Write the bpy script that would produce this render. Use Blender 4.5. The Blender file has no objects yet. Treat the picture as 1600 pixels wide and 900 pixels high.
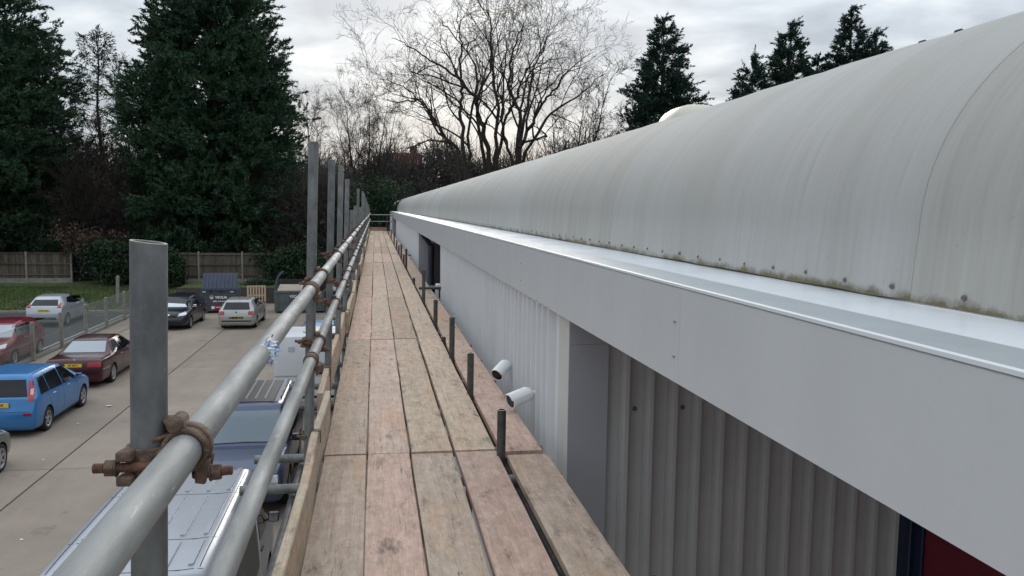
import bpy, bmesh, math, random
import numpy as np
from mathutils import Vector, Matrix
from mathutils.bvhtree import BVHTree
random.seed(7)
rad = math.radians
sc = bpy.context.scene
COL = sc.collection

# ------------------------------------------------------------------ camera, sky, sun, exposure
EYE = Vector((0.0, 0.0, 6.05))
RIGHT = Vector((0.98614, -0.16537, 0.01338))
DOWN = Vector((-0.00283, -0.09737, -0.99524))
FWD = Vector((0.16589, 0.98141, -0.09649))
cd = bpy.data.cameras.new('camera'); cam = bpy.data.objects.new('camera', cd); COL.objects.link(cam)
m3 = Matrix((RIGHT, -DOWN, -FWD)).transposed()
cam.matrix_world = Matrix.Translation(EYE) @ m3.to_4x4()
cd.sensor_width = 36.0; cd.lens = 1270.0 / 1600.0 * 36.0
cd.clip_start = 0.05; cd.clip_end = 2500
sc.camera = cam

SUN_EL, SUN_AZ = rad(14), rad(6)           # azimuth measured from +Y towards +X
world = bpy.data.worlds.new('World'); sc.world = world; world.use_nodes = True
def build_world():
    nt = world.node_tree; N = nt.nodes; L = nt.links; N.clear()
    out = N.new('ShaderNodeOutputWorld'); mix = N.new('ShaderNodeMixShader')
    b1 = N.new('ShaderNodeBackground'); b2 = N.new('ShaderNodeBackground')
    sky = N.new('ShaderNodeTexSky'); sky.sky_type = 'NISHITA'; sky.sun_disc = False
    sky.sun_elevation = SUN_EL; sky.sun_rotation = SUN_AZ
    b1.inputs[1].default_value = 0.1
    L.new(sky.outputs[0], b1.inputs[0])
    tc = N.new('ShaderNodeTexCoord')
    sep = N.new('ShaderNodeSeparateXYZ'); L.new(tc.outputs['Generated'], sep.inputs[0])
    def math_(op, a, b=None, clamp=False):
        n = N.new('ShaderNodeMath'); n.operation = op; n.use_clamp = clamp
        for i, v in enumerate((a, b)):
            if v is None: continue
            if isinstance(v, (int, float)): n.inputs[i].default_value = v
            else: L.new(v, n.inputs[i])
        return n.outputs[0]
    den = math_('ADD', math_('MAXIMUM', sep.outputs[2], 0.0), 0.16)
    comb = N.new('ShaderNodeCombineXYZ')
    L.new(math_('DIVIDE', sep.outputs[0], den), comb.inputs[0])
    L.new(math_('DIVIDE', sep.outputs[1], den), comb.inputs[1])
    n1 = N.new('ShaderNodeTexNoise'); n1.inputs['Scale'].default_value = 2.3; n1.inputs['Detail'].default_value = 7
    n1.inputs['Roughness'].default_value = 0.52; n1.inputs['Distortion'].default_value = 0.35
    L.new(comb.outputs[0], n1.inputs['Vector'])
    cr = N.new('ShaderNodeValToRGB'); L.new(n1.outputs[0], cr.inputs[0])
    e = cr.color_ramp.elements
    e[0].position = 0.36; e[0].color = (0.385, 0.43, 0.49, 1)
    e[1].position = 0.64; e[1].color = (0.68, 0.715, 0.745, 1)
    x = e.new(0.46); x.color = (0.455, 0.50, 0.555, 1)
    x = e.new(0.56); x.color = (0.56, 0.61, 0.665, 1)
    # thin bright cloud round the hidden low sun
    sd = Vector((math.sin(SUN_AZ) * math.cos(SUN_EL), math.cos(SUN_AZ) * math.cos(SUN_EL), math.sin(SUN_EL) * 0.7)).normalized()
    vm = N.new('ShaderNodeVectorMath'); vm.operation = 'DOT_PRODUCT'; L.new(tc.outputs['Generated'], vm.inputs[0]); vm.inputs[1].default_value = sd
    g = math_('POWER', math_('MAXIMUM', vm.outputs['Value'], 0.0), 34.0)
    mx = N.new('ShaderNodeMix'); mx.data_type = 'RGBA'; mx.blend_type = 'ADD'
    L.new(math_('MULTIPLY', g, 0.06), mx.inputs[0]); L.new(cr.outputs[0], mx.inputs[6]); mx.inputs[7].default_value = (1.0, 0.975, 0.94, 1)
    L.new(mx.outputs[2], b2.inputs[0])
    # standard overcast sky: luminance grows with elevation as (1 + 2 sin h) / 3
    L.new(math_('MULTIPLY', math_('ADD', math_('MULTIPLY', math_('MAXIMUM', sep.outputs[2], 0.0), 2.0), 1.0), 0.66), b2.inputs[1])
    mix.inputs[0].default_value = 0.95
    L.new(b1.outputs[0], mix.inputs[1]); L.new(b2.outputs[0], mix.inputs[2]); L.new(mix.outputs[0], out.inputs[0])
build_world()
sl = bpy.data.lights.new('sun', 'SUN'); sl.energy = 0.6; sl.angle = rad(20); sl.color = (1.0, 0.93, 0.84)
so = bpy.data.objects.new('sun', sl); COL.objects.link(so)
sdir = Vector((math.sin(SUN_AZ) * math.cos(SUN_EL), math.cos(SUN_AZ) * math.cos(SUN_EL), math.sin(SUN_EL)))
so.rotation_euler = (-sdir).to_track_quat('-Z', 'Y').to_euler(); so.location = (0, 60, 60)
vs = sc.view_settings; vs.view_transform = 'Standard'; vs.look = 'None'; vs.exposure = 0.5; vs.gamma = 1.0
sc.render.engine = 'CYCLES'

# ------------------------------------------------------------------ materials
def mat(name, col, rough=0.6, metal=0.0, var=0.0, vscale=6.0, stretch=(1, 1, 1), bump=0.0, bscale=40.0, coat=0.0,
        col2=None, spots=None, objrand=0.0, spec=0.5, detail=5.0, hi=0.68, lo=0.34):
    m = bpy.data.materials.new(name); m.use_nodes = True
    nt = m.node_tree; N = nt.nodes; L = nt.links; b = N['Principled BSDF']
    b.inputs['Roughness'].default_value = rough; b.inputs['Metallic'].default_value = metal
    b.inputs['Specular IOR Level'].default_value = spec
    if coat: b.inputs['Coat Weight'].default_value = coat; b.inputs['Coat Roughness'].default_value = 0.10
    c = (*col, 1); b.inputs['Base Color'].default_value = c
    if var > 0 or col2 or bump > 0 or spots or objrand:
        tc = N.new('ShaderNodeTexCoord'); mp = N.new('ShaderNodeMapping'); L.new(tc.outputs['Object'], mp.inputs[0])
        mp.inputs['Scale'].default_value = stretch
        vec = mp.outputs[0]
        oi = N.new('ShaderNodeObjectInfo')
        ad = N.new('ShaderNodeVectorMath'); ad.operation = 'ADD'; L.new(vec, ad.inputs[0])
        sv = N.new('ShaderNodeVectorMath'); sv.operation = 'SCALE'; sv.inputs[0].default_value = (37, 91, 53); L.new(oi.outputs['Random'], sv.inputs['Scale'])
        L.new(sv.outputs[0], ad.inputs[1]); vec = ad.outputs[0]
        last = None
        if var > 0 or col2:
            n = N.new('ShaderNodeTexNoise'); n.inputs['Scale'].default_value = vscale; n.inputs['Detail'].default_value = detail; n.inputs['Roughness'].default_value = 0.62
            L.new(vec, n.inputs['Vector'])
            r = N.new('ShaderNodeValToRGB'); L.new(n.outputs[0], r.inputs[0])
            c2 = col2 if col2 else tuple(max(0, x * (1 - var)) for x in col)
            r.color_ramp.elements[0].position = lo; r.color_ramp.elements[0].color = (*c2, 1)
            r.color_ramp.elements[1].position = hi; r.color_ramp.elements[1].color = c
            last = r.outputs[0]
            rr = N.new('ShaderNodeMapRange'); L.new(n.outputs[0], rr.inputs[0]); rr.inputs[3].default_value = min(1, rough + 0.12); rr.inputs[4].default_value = max(0.03, rough - 0.12)
            L.new(rr.outputs[0], b.inputs['Roughness'])
        if spots:
            scol, ssc, thr = spots
            n = N.new('ShaderNodeTexNoise'); n.inputs['Scale'].default_value = ssc; n.inputs['Detail'].default_value = 6; n.inputs['Roughness'].default_value = 0.7
            L.new(vec, n.inputs['Vector'])
            r = N.new('ShaderNodeValToRGB'); L.new(n.outputs[0], r.inputs[0]); r.color_ramp.elements[0].position = thr; r.color_ramp.elements[1].position = min(1, thr + 0.1)
            mx = N.new('ShaderNodeMix'); mx.data_type = 'RGBA'; L.new(r.outputs[0], mx.inputs[0])
            if last: L.new(last, mx.inputs[6])
            else: mx.inputs[6].default_value = c
            mx.inputs[7].default_value = (*scol, 1); last = mx.outputs[2]
        if objrand:
            hs = N.new('ShaderNodeHueSaturation')
            mr = N.new('ShaderNodeMapRange'); L.new(oi.outputs['Random'], mr.inputs[0]); mr.inputs[3].default_value = 1 - objrand; mr.inputs[4].default_value = 1 + objrand
            L.new(mr.outputs[0], hs.inputs['Value'])
            if last: L.new(last, hs.inputs['Color'])
            else: hs.inputs['Color'].default_value = c
            last = hs.outputs[0]
        if last: L.new(last, b.inputs['Base Color'])
        if bump > 0:
            n = N.new('ShaderNodeTexNoise'); n.inputs['Scale'].default_value = bscale; n.inputs['Detail'].default_value = 6; L.new(vec, n.inputs['Vector'])
            bp = N.new('ShaderNodeBump'); bp.inputs['Strength'].default_value = bump; bp.inputs['Distance'].default_value = 0.01
            L.new(n.outputs[0], bp.inputs['Height']); L.new(bp.outputs[0], b.inputs['Normal'])
    return m

def wood_board_mat():
    """scaffold plank: object colour gives the plank's own tone, grain runs along Y, paint-like pink wear, dark cracks and mortar smears"""
    m = bpy.data.materials.new('scaffold_board_wood'); m.use_nodes = True
    nt = m.node_tree; N = nt.nodes; L = nt.links; b = N['Principled BSDF']; b.inputs['Roughness'].default_value = 0.85
    b.inputs['Specular IOR Level'].default_value = 0.25
    tc = N.new('ShaderNodeTexCoord'); oi = N.new('ShaderNodeObjectInfo')
    sv = N.new('ShaderNodeVectorMath'); sv.operation = 'SCALE'; sv.inputs[0].default_value = (31, 77, 53); L.new(oi.outputs['Random'], sv.inputs['Scale'])
    def vec(s):
        mp = N.new('ShaderNodeMapping'); L.new(tc.outputs['Object'], mp.inputs[0]); mp.inputs['Scale'].default_value = s
        a = N.new('ShaderNodeVectorMath'); a.operation = 'ADD'; L.new(mp.outputs[0], a.inputs[0]); L.new(sv.outputs[0], a.inputs[1]); return a.outputs[0]
    def noise(v, s, d=6, r=0.65, dist=0.0):
        n = N.new('ShaderNodeTexNoise'); n.inputs['Scale'].default_value = s; n.inputs['Detail'].default_value = d; n.inputs['Roughness'].default_value = r
        n.inputs['Distortion'].default_value = dist; L.new(v, n.inputs['Vector']); return n.outputs[0]
    def ramp(x, p0, p1, c0=(0, 0, 0, 1), c1=(1, 1, 1, 1)):
        r = N.new('ShaderNodeValToRGB'); L.new(x, r.inputs[0]); r.color_ramp.elements[0].position = p0; r.color_ramp.elements[1].position = p1
        r.color_ramp.elements[0].color = c0; r.color_ramp.elements[1].color = c1; return r.outputs[0]
    def mixc(f, a, bb, mode='MIX'):
        x = N.new('ShaderNodeMix'); x.data_type = 'RGBA'; x.blend_type = mode
        if isinstance(f, float): x.inputs[0].default_value = f
        else: L.new(f, x.inputs[0])
        for i, v in ((6, a), (7, bb)):
            if isinstance(v, tuple): x.inputs[i].default_value = v
            else: L.new(v, x.inputs[i])
        return x.outputs[2]
    grain = noise(vec((34, 1.1, 16)), 1.0, 7, 0.6, 0.8)
    fine = noise(vec((190, 7, 60)), 1.0, 4, 0.6)
    blot = noise(vec((3.2, 1.6, 3)), 1.6, 6, 0.7)
    c = mixc(ramp(grain, 0.30, 0.62), (0.84, 0.83, 0.82, 1), (1.06, 1.06, 1.06, 1))
    mot = noise(vec((24, 11, 14)), 1.0, 9, 0.72)
    c = mixc(1.0, c, mixc(ramp(mot, 0.34, 0.64), (0.74, 0.72, 0.70, 1), (1.10, 1.10, 1.10, 1)), 'MULTIPLY')
    c = mixc(1.0, oi.outputs['Color'], c, 'MULTIPLY')
    c = mixc(ramp(fine, 0.36, 0.62), mixc(0.22, c, (0.12, 0.10, 0.09, 1)), c)
    c = mixc(ramp(blot, 0.48, 0.72), c, mixc(0.5, c, (0.40, 0.34, 0.27, 1)))            # worn pale wood
    orr = noise(vec((4, 0.9, 3)), 1.0, 5, 0.6)
    c = mixc(ramp(orr, 0.50, 0.68), c, mixc(0.42, c, (0.50, 0.29, 0.17, 1)))            # foxy heartwood
    dk = noise(vec((7, 2.4, 5)), 1.3, 7, 0.75)
    c = mixc(ramp(dk, 0.56, 0.70), c, mixc(0.72, c, (0.05, 0.042, 0.04, 1)))              # dark scuffs
    sm = noise(vec((22, 9, 10)), 1.0, 5, 0.7)
    c = mixc(ramp(sm, 0.63, 0.69), c, mixc(0.6, c, (0.56, 0.50, 0.42, 1)))             # mortar smears
    sp = noise(vec((60, 45, 30)), 1.0, 3, 0.6)
    c = mixc(ramp(sp, 0.60, 0.70), c, mixc(0.30, c, (0.12, 0.10, 0.09, 1)))
    du = noise(vec((5, 3, 4)), 1.0, 8, 0.8)
    c = mixc(ramp(du, 0.52, 0.66), c, mixc(0.38, c, (0.56, 0.47, 0.38, 1)))            # dried dust
    crk = noise(vec((26, 0.55, 8)), 1.0, 3, 0.5, 0.9)
    cf = ramp(crk, 0.492, 0.5); cf2 = ramp(crk, 0.5, 0.508)
    df = N.new('ShaderNodeMath'); df.operation = 'SUBTRACT'; L.new(cf, df.inputs[0]); L.new(cf2, df.inputs[1]); df.use_clamp = True
    gate = N.new('ShaderNodeMath'); gate.operation = 'MULTIPLY'; L.new(df.outputs[0], gate.inputs[0]); L.new(ramp(blot, 0.45, 0.6), gate.inputs[1])
    c = mixc(gate.outputs[0], c, (0.06, 0.05, 0.045, 1))                               # drying cracks
    L.new(c, b.inputs['Base Color'])
    bp = N.new('ShaderNodeBump'); bp.inputs['Strength'].default_value = 0.35; bp.inputs['Distance'].default_value = 0.004
    L.new(grain, bp.inputs['Height']); L.new(bp.outputs[0], b.inputs['Normal'])
    return m

def roof_mat():
    m = bpy.data.materials.new('weathered_grp_roof'); m.use_nodes = True
    nt = m.node_tree; N = nt.nodes; L = nt.links; b = N['Principled BSDF']; b.inputs['Roughness'].default_value = 0.72; b.inputs['Specular IOR Level'].default_value = 0.3
    tc = N.new('ShaderNodeTexCoord'); oi = N.new('ShaderNodeObjectInfo')
    sv = N.new('ShaderNodeVectorMath'); sv.operation = 'SCALE'; sv.inputs[0].default_value = (3, 41, 5); L.new(oi.outputs['Random'], sv.inputs['Scale'])
    def vec(s):
        mp = N.new('ShaderNodeMapping'); L.new(tc.outputs['Object'], mp.inputs[0]); mp.inputs['Scale'].default_value = s
        a = N.new('ShaderNodeVectorMath'); a.operation = 'ADD'; L.new(mp.outputs[0], a.inputs[0]); L.new(sv.outputs[0], a.inputs[1]); return a.outputs[0]
    def noise(v, d=5, r=0.6):
        n = N.new('ShaderNodeTexNoise'); n.inputs['Scale'].default_value = 1; n.inputs['Detail'].default_value = d; n.inputs['Roughness'].default_value = r; L.new(v, n.inputs['Vector']); return n.outputs[0]
    def ramp(x, p0, p1, c0=(0, 0, 0, 1), c1=(1, 1, 1, 1)):
        r = N.new('ShaderNodeValToRGB'); L.new(x, r.inputs[0]); r.color_ramp.elements[0].position = p0; r.color_ramp.elements[1].position = p1
        r.color_ramp.elements[0].color = c0; r.color_ramp.elements[1].color = c1; return r.outputs[0]
    def mixc(f, a, bb):
        x = N.new('ShaderNodeMix'); x.data_type = 'RGBA'
        if isinstance(f, float): x.inputs[0].default_value = f
        else: L.new(f, x.inputs[0])
        for i, v in ((6, a), (7, bb)):
            if isinstance(v, tuple): x.inputs[i].default_value = v
            else: L.new(v, x.inputs[i])
        return x.outputs[2]
    st = noise(vec((0.5, 7.0, 0.7)), 7, 0.6)
    st2 = noise(vec((1.6, 38, 2.2)), 4, 0.65)
    bl = noise(vec((1.4, 0.8, 1.4)), 5, 0.6)
    c = mixc(ramp(st, 0.32, 0.68), (0.330, 0.314, 0.282, 1), (0.388, 0.374, 0.347, 1))
    c = mixc(ramp(oi.outputs['Random'], 0.2, 0.8), c, mixc(0.35, c, (0.45, 0.46, 0.46, 1)))
    c = mixc(ramp(st2, 0.42, 0.7), c, mixc(0.22, c, (0.50, 0.50, 0.48, 1)))
    c = mixc(ramp(st2, 0.30, 0.42, (1, 1, 1, 1), (0, 0, 0, 1)), c, mixc(0.22, c, (0.26, 0.25, 0.215, 1)))
    c = mixc(ramp(bl, 0.45, 0.75), c, mixc(0.4, c, (0.36, 0.345, 0.295, 1)))
    bd = noise(vec((0.25, 1.35, 0.35)), 3, 0.5)
    c = mixc(ramp(bd, 0.52, 0.70), c, mixc(0.20, c, (0.225, 0.21, 0.165, 1)))           # broad rain-wash stains
    fl = noise(vec((30, 55, 30)), 3, 0.6)
    c = mixc(ramp(fl, 0.70, 0.76), c, mixc(0.5, c, (0.17, 0.16, 0.13, 1)))
    # moss and grime gathered on the bottom lap of the sheet
    sep = N.new('ShaderNodeSeparateXYZ'); L.new(tc.outputs['Object'], sep.inputs[0])
    ms = noise(vec((9, 7, 9)), 6, 0.75)
    mr = N.new('ShaderNodeMapRange'); L.new(sep.outputs[2], mr.inputs[0]); mr.inputs[1].default_value = 0.075; mr.inputs[2].default_value = 0.0; mr.inputs[3].default_value = 0.0; mr.inputs[4].default_value = 0.62
    ad = N.new('ShaderNodeMath'); ad.operation = 'MULTIPLY'; L.new(mr.outputs[0], ad.inputs[0]); L.new(ms, ad.inputs[1])
    c = mixc(ramp(ad.outputs[0], 0.19, 0.31), c, (0.15, 0.135, 0.08, 1))
    L.new(c, b.inputs['Base Color'])
    bp = N.new('ShaderNodeBump'); bp.inputs['Strength'].default_value = 0.12; bp.inputs['Distance'].default_value = 0.01
    L.new(st, bp.inputs['Height']); L.new(bp.outputs[0], b.inputs['Normal'])
    return m

def concrete_mat():
    m = bpy.data.materials.new('concrete_yard'); m.use_nodes = True; nt = m.node_tree; N = nt.nodes; L = nt.links; b = N['Principled BSDF']; b.inputs['Roughness'].default_value = 0.88; b.inputs['Specular IOR Level'].default_value = 0.3
    tc = N.new('ShaderNodeTexCoord'); oi = N.new('ShaderNodeObjectInfo')
    def noise(s, sc_, d=6, r=0.6, dist=0.0):
        mp = N.new('ShaderNodeMapping'); L.new(tc.outputs['Object'], mp.inputs[0]); mp.inputs['Scale'].default_value = s
        n = N.new('ShaderNodeTexNoise'); n.inputs['Scale'].default_value = sc_; n.inputs['Detail'].default_value = d; n.inputs['Roughness'].default_value = r; n.inputs['Distortion'].default_value = dist; L.new(mp.outputs[0], n.inputs['Vector']); return n.outputs[0]
    def ramp(x, p0, p1):
        r = N.new('ShaderNodeValToRGB'); L.new(x, r.inputs[0]); r.color_ramp.elements[0].position = p0; r.color_ramp.elements[1].position = p1; return r.outputs[0]
    def mixc(f, a, bb, k=1.0):
        x = N.new('ShaderNodeMix'); x.data_type = 'RGBA'; g = N.new('ShaderNodeMath'); g.operation = 'MULTIPLY'; g.inputs[1].default_value = k; L.new(f, g.inputs[0]); L.new(g.outputs[0], x.inputs[0])
        for i, v in ((6, a), (7, bb)):
            if isinstance(v, tuple): x.inputs[i].default_value = v
            else: L.new(v, x.inputs[i])
        return x.outputs[2]
    c = mixc(ramp(noise((1, 1, 1), .35, 8, .65), .35, .65), (0.245, 0.203, 0.165, 1), (0.325, 0.268, 0.215, 1))
    c = mixc(ramp(noise((1, .18, 1), .9, 6, .6, .5), .46, .68), c, (0.19, 0.16, 0.135, 1), .55)      # tyre-worn lanes
    c = mixc(ramp(noise((1, 1, 1), 1.1, 5, .6), .62, .70), c, (0.13, 0.11, 0.095, 1), .6)           # damp and oil blotches
    c = mixc(ramp(noise((1, 1, 1), 3.2, 4, .6), .68, .73), c, (0.07, 0.06, 0.055, 1), .65)          # drips
    c = mixc(ramp(noise((1, 1, 1), 26, 4, .7), .40, .66), c, (0.40, 0.34, 0.275, 1), .22)           # exposed aggregate
    c = mixc(ramp(noise((1, 1, 1), 2.1, 6, .7), .60, .72), c, (0.42, 0.36, 0.30, 1), .35)
    hs = N.new('ShaderNodeHueSaturation'); mr = N.new('ShaderNodeMapRange'); L.new(oi.outputs['Random'], mr.inputs[0]); mr.inputs[3].default_value = .93; mr.inputs[4].default_value = 1.07; L.new(mr.outputs[0], hs.inputs['Value']); L.new(c, hs.inputs['Color']); L.new(hs.outputs[0], b.inputs['Base Color'])
    bp = N.new('ShaderNodeBump'); bp.inputs['Strength'].default_value = .3; bp.inputs['Distance'].default_value = .01; L.new(noise((1, 1, 1), 30), bp.inputs['Height']); L.new(bp.outputs[0], b.inputs['Normal'])
    return m

M = {}
M['board'] = wood_board_mat()
M['roof'] = roof_mat()
M['galv'] = mat('galvanised_tube', (0.37, 0.375, 0.36), 0.6, 0.3, var=0.45, vscale=20, stretch=(1, .16, 1), bump=0.06, bscale=70, spots=((0.60, 0.59, 0.55), 60, 0.62), objrand=0.12)
M['galv_v'] = mat('galvanised_standard', (0.205, 0.212, 0.208), 0.55, 0.4, var=0.45, vscale=22, stretch=(1, 1, 0.5), bump=0.12, bscale=90, spots=((0.42, 0.42, 0.40), 46, 0.64), objrand=0.14)
M['dark_tube'] = mat('dark_tube', (0.11, 0.11, 0.108), 0.5, 0.5, var=0.5, vscale=18, spots=((0.25, 0.2, 0.16), 30, 0.66))
M['cutend'] = mat('sawn_tube_end', (0.62, 0.59, 0.52), 0.5, 0.5, var=0.4, vscale=60)
M['rust'] = mat('rusty_coupler', (0.205, 0.128, 0.090), 0.75, 0.25, col2=(0.095, 0.062, 0.048), vscale=38, bump=0.5, bscale=120, spots=((0.30, 0.22, 0.16), 55, 0.6))
M['rust2'] = mat('rusty_bolt', (0.22, 0.115, 0.07), 0.8, 0.2, col2=(0.12, 0.06, 0.04), vscale=60, bump=0.5, bscale=200)
M['fascia'] = mat('grey_coated_fascia', (0.575, 0.59, 0.60), 0.38, 0.0, var=0.07, vscale=2.2, stretch=(1, 1, .6), bump=0.015, bscale=160, spots=((0.50, 0.515, 0.52), 9, 0.70))
M['fascia_top'] = mat('grey_coated_capping', (0.34, 0.37, 0.38), 0.45, 0.0, var=0.12, vscale=5)
M['lip_highlight'] = mat('painted_edge_highlight', (0.72, 0.74, 0.75), 0.3, 0.0)  # pale colour paints the highlight along the capping bend
M['gutter'] = mat('white_membrane', (0.86, 0.90, 0.94), 0.2, 0.0, var=0.05, vscale=2, spots=((0.60, 0.58, 0.50), 4, 0.68))
M['clad'] = mat('pale_cladding', (0.70, 0.715, 0.73), 0.4, 0.0, var=0.08, vscale=3, stretch=(1, 1, .2))
M['clad2'] = mat('warm_grey_cladding', (0.47, 0.465, 0.46), 0.5, 0.0, var=0.12, vscale=2)
M['flash'] = mat('grey_corner_flashing', (0.36, 0.37, 0.40), 0.42, 0.0, var=0.08, vscale=3)
M['flash_l'] = mat('pale_corner_flashing', (0.58, 0.575, 0.55), 0.45, 0.0, var=0.08, vscale=3)
M['soffit'] = mat('soffit', (0.3, 0.3, 0.3), 0.7)
M['navy'] = mat('navy_paint', (0.007, 0.016, 0.045), 0.4, var=0.2, vscale=5)
M['maroon_door'] = mat('maroon_door_paint', (0.14, 0.012, 0.028), 0.4, var=0.15, vscale=5)
M['brown_door'] = mat('brown_door', (0.075, 0.055, 0.05), 0.6, var=0.3, vscale=5)
M['screw'] = mat('screw_head', (0.22, 0.215, 0.19), 0.6, 0.3, var=0.5, vscale=90)
M['screw_l'] = mat('pale_screw_head', (0.42, 0.44, 0.46), 0.4, 0.3)
M['white_plastic'] = mat('white_plastic', (0.80, 0.80, 0.80), 0.35, var=0.05, vscale=8)
M['black'] = mat('black_plastic', (0.015, 0.015, 0.016), 0.45)
M['lens'] = mat('black_lens', (0.006, 0.006, 0.008), 0.08)
M['dome'] = mat('cream_dome', (0.56, 0.53, 0.42), 0.35, var=0.1, vscale=4)
M['concrete'] = concrete_mat()
M['joint'] = mat('joint_tar', (0.035, 0.032, 0.03), 0.9)
M['asphalt'] = mat('asphalt', (0.06, 0.06, 0.062), 0.9, var=0.35, vscale=1.5, bump=0.3, bscale=60)
M['line'] = mat('road_paint', (0.6, 0.6, 0.57), 0.8, var=0.3, vscale=6)
M['soil'] = mat('woodland_floor', (0.055, 0.043, 0.03), 0.95, var=0.5, vscale=0.8, bump=0.5, bscale=8)
M['turf'] = mat('turf', (0.065, 0.115, 0.024), 0.95, col2=(0.075, 0.065, 0.03), vscale=0.7, bump=0.5, bscale=20)
M['grass'] = mat('grass_blades', (0.080, 0.145, 0.028), 0.8, col2=(0.05, 0.055, 0.02), vscale=0.5)
M['fence_wood'] = mat('old_fence_wood', (0.135, 0.108, 0.08), 0.9, col2=(0.068, 0.056, 0.043), vscale=3, stretch=(5, 5, .5), objrand=0.3)
M['fence_post'] = mat('concrete_post', (0.27, 0.255, 0.215), 0.9, var=0.35, vscale=5, bump=0.2, bscale=40)
M['wire'] = mat('chain_link_wire', (0.26, 0.285, 0.265), 0.6, 0.3)
M['brick_wall'] = mat('dark_retaining_wall', (0.085, 0.072, 0.06), 0.9, var=0.4, vscale=3)
M['leyl'] = mat('cypress_foliage', (0.052, 0.100, 0.046), 0.75, col2=(0.021, 0.052, 0.032), vscale=0.7, spec=0.25)
M['leyl_r'] = mat('cypress_foliage_near', (0.026, 0.060, 0.037), 0.7, col2=(0.014, 0.036, 0.028), vscale=1.0, spec=0.25)
M['ivy'] = mat('ivy_leaves', (0.032, 0.062, 0.024), 0.6, col2=(0.014, 0.030, 0.016), vscale=1.0, spec=0.3)
M['deadleaf'] = mat('russet_leaves', (0.12, 0.065, 0.038), 0.85, col2=(0.05, 0.032, 0.022), vscale=1.2)
M['bark'] = mat('bark', (0.050, 0.041, 0.033), 0.95, var=0.45, vscale=2, bump=0.4, bscale=14)
M['twig'] = mat('twigs', (0.086, 0.073, 0.062), 0.95, var=0.4, vscale=0.6)
M['fine_twig'] = mat('fine_twigs', (0.040, 0.033, 0.027), 0.95, var=0.3, vscale=0.6)
M['thicket'] = mat('bare_thicket', (0.062, 0.053, 0.046), 0.95, col2=(0.028, 0.026, 0.024), vscale=0.25)
M['pallet'] = mat('new_pallet_wood', (0.58, 0.42, 0.30), 0.8, var=0.25, vscale=5)
M['bin_navy'] = mat('navy_bin_steel', (0.035, 0.050, 0.085), 0.5, var=0.25, vscale=3)
M['bin_grey'] = mat('slate_bin_steel', (0.075, 0.085, 0.10), 0.5, var=0.25, vscale=3)
M['bin_green'] = mat('grey_green_skip_steel', (0.105, 0.13, 0.13), 0.55, var=0.35, vscale=2.5)
M['bin_in'] = mat('skip_inside', (0.045, 0.03, 0.032), 0.8, var=0.4, vscale=3)
M['card'] = mat('cardboard', (0.42, 0.36, 0.29), 0.85, var=0.2, vscale=3)
M['text_white'] = mat('white_print', (0.8, 0.8, 0.8), 0.5)
M['text_black'] = mat('black_print', (0.01, 0.01, 0.01), 0.5)
M['label_red'] = mat('red_sticker', (0.42, 0.02, 0.035), 0.5)
M['plate_y'] = mat('yellow_plate', (0.72, 0.48, 0.04), 0.4)
M['plate_w'] = mat('white_plate', (0.75, 0.75, 0.72), 0.4)
M['glass'] = mat('tinted_glass', (0.010, 0.012, 0.015), 0.05, spec=0.35)
M['screen'] = mat('windscreen_glass', (0.035, 0.055, 0.062), 0.04, spec=0.9, coat=0.6)
M['screen_sky_painted'] = mat('painted_sky_reflection_glass', (0.22, 0.27, 0.30), 0.06, spec=1.0, coat=1.0)  # sky reflection painted into the glass as a paler base colour
M['screen_blue'] = mat('blue_tinted_windscreen', (0.07, 0.12, 0.15), 0.05, spec=1.0, coat=1.0)
M['tyre'] = mat('tyre_rubber', (0.012, 0.012, 0.012), 0.85)
M['alloy'] = mat('alloy_rim', (0.42, 0.42, 0.43), 0.35, 0.7)
M['under'] = mat('underbody', (0.012, 0.012, 0.012), 0.9)
M['tail'] = mat('red_lens', (0.33, 0.012, 0.012), 0.15, coat=0.6)
M['tail_w'] = mat('clear_red_lens', (0.62, 0.40, 0.38), 0.15, coat=0.6)
M['headlamp'] = mat('clear_headlamp', (0.62, 0.63, 0.62), 0.12, 0.3, coat=0.8)
M['chrome'] = mat('chrome', (0.75, 0.75, 0.75), 0.12, 1.0)
M['redtile'] = mat('red_roof_tile', (0.24, 0.075, 0.045), 0.85, var=0.3, vscale=3)
M['render_wall'] = mat('house_brick', (0.22, 0.13, 0.09), 0.9, var=0.3, vscale=3)
M['tape_b'] = mat('blue_tape', (0.10, 0.28, 0.62), 0.4)
M['tape_w'] = mat('clear_white_tape', (0.66, 0.70, 0.74), 0.35)
def paint(name, col, metal=0.25, rough=0.32, dirt=0.12): return mat(name, col, rough, metal, var=dirt, vscale=1.6, coat=0.4)

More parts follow.
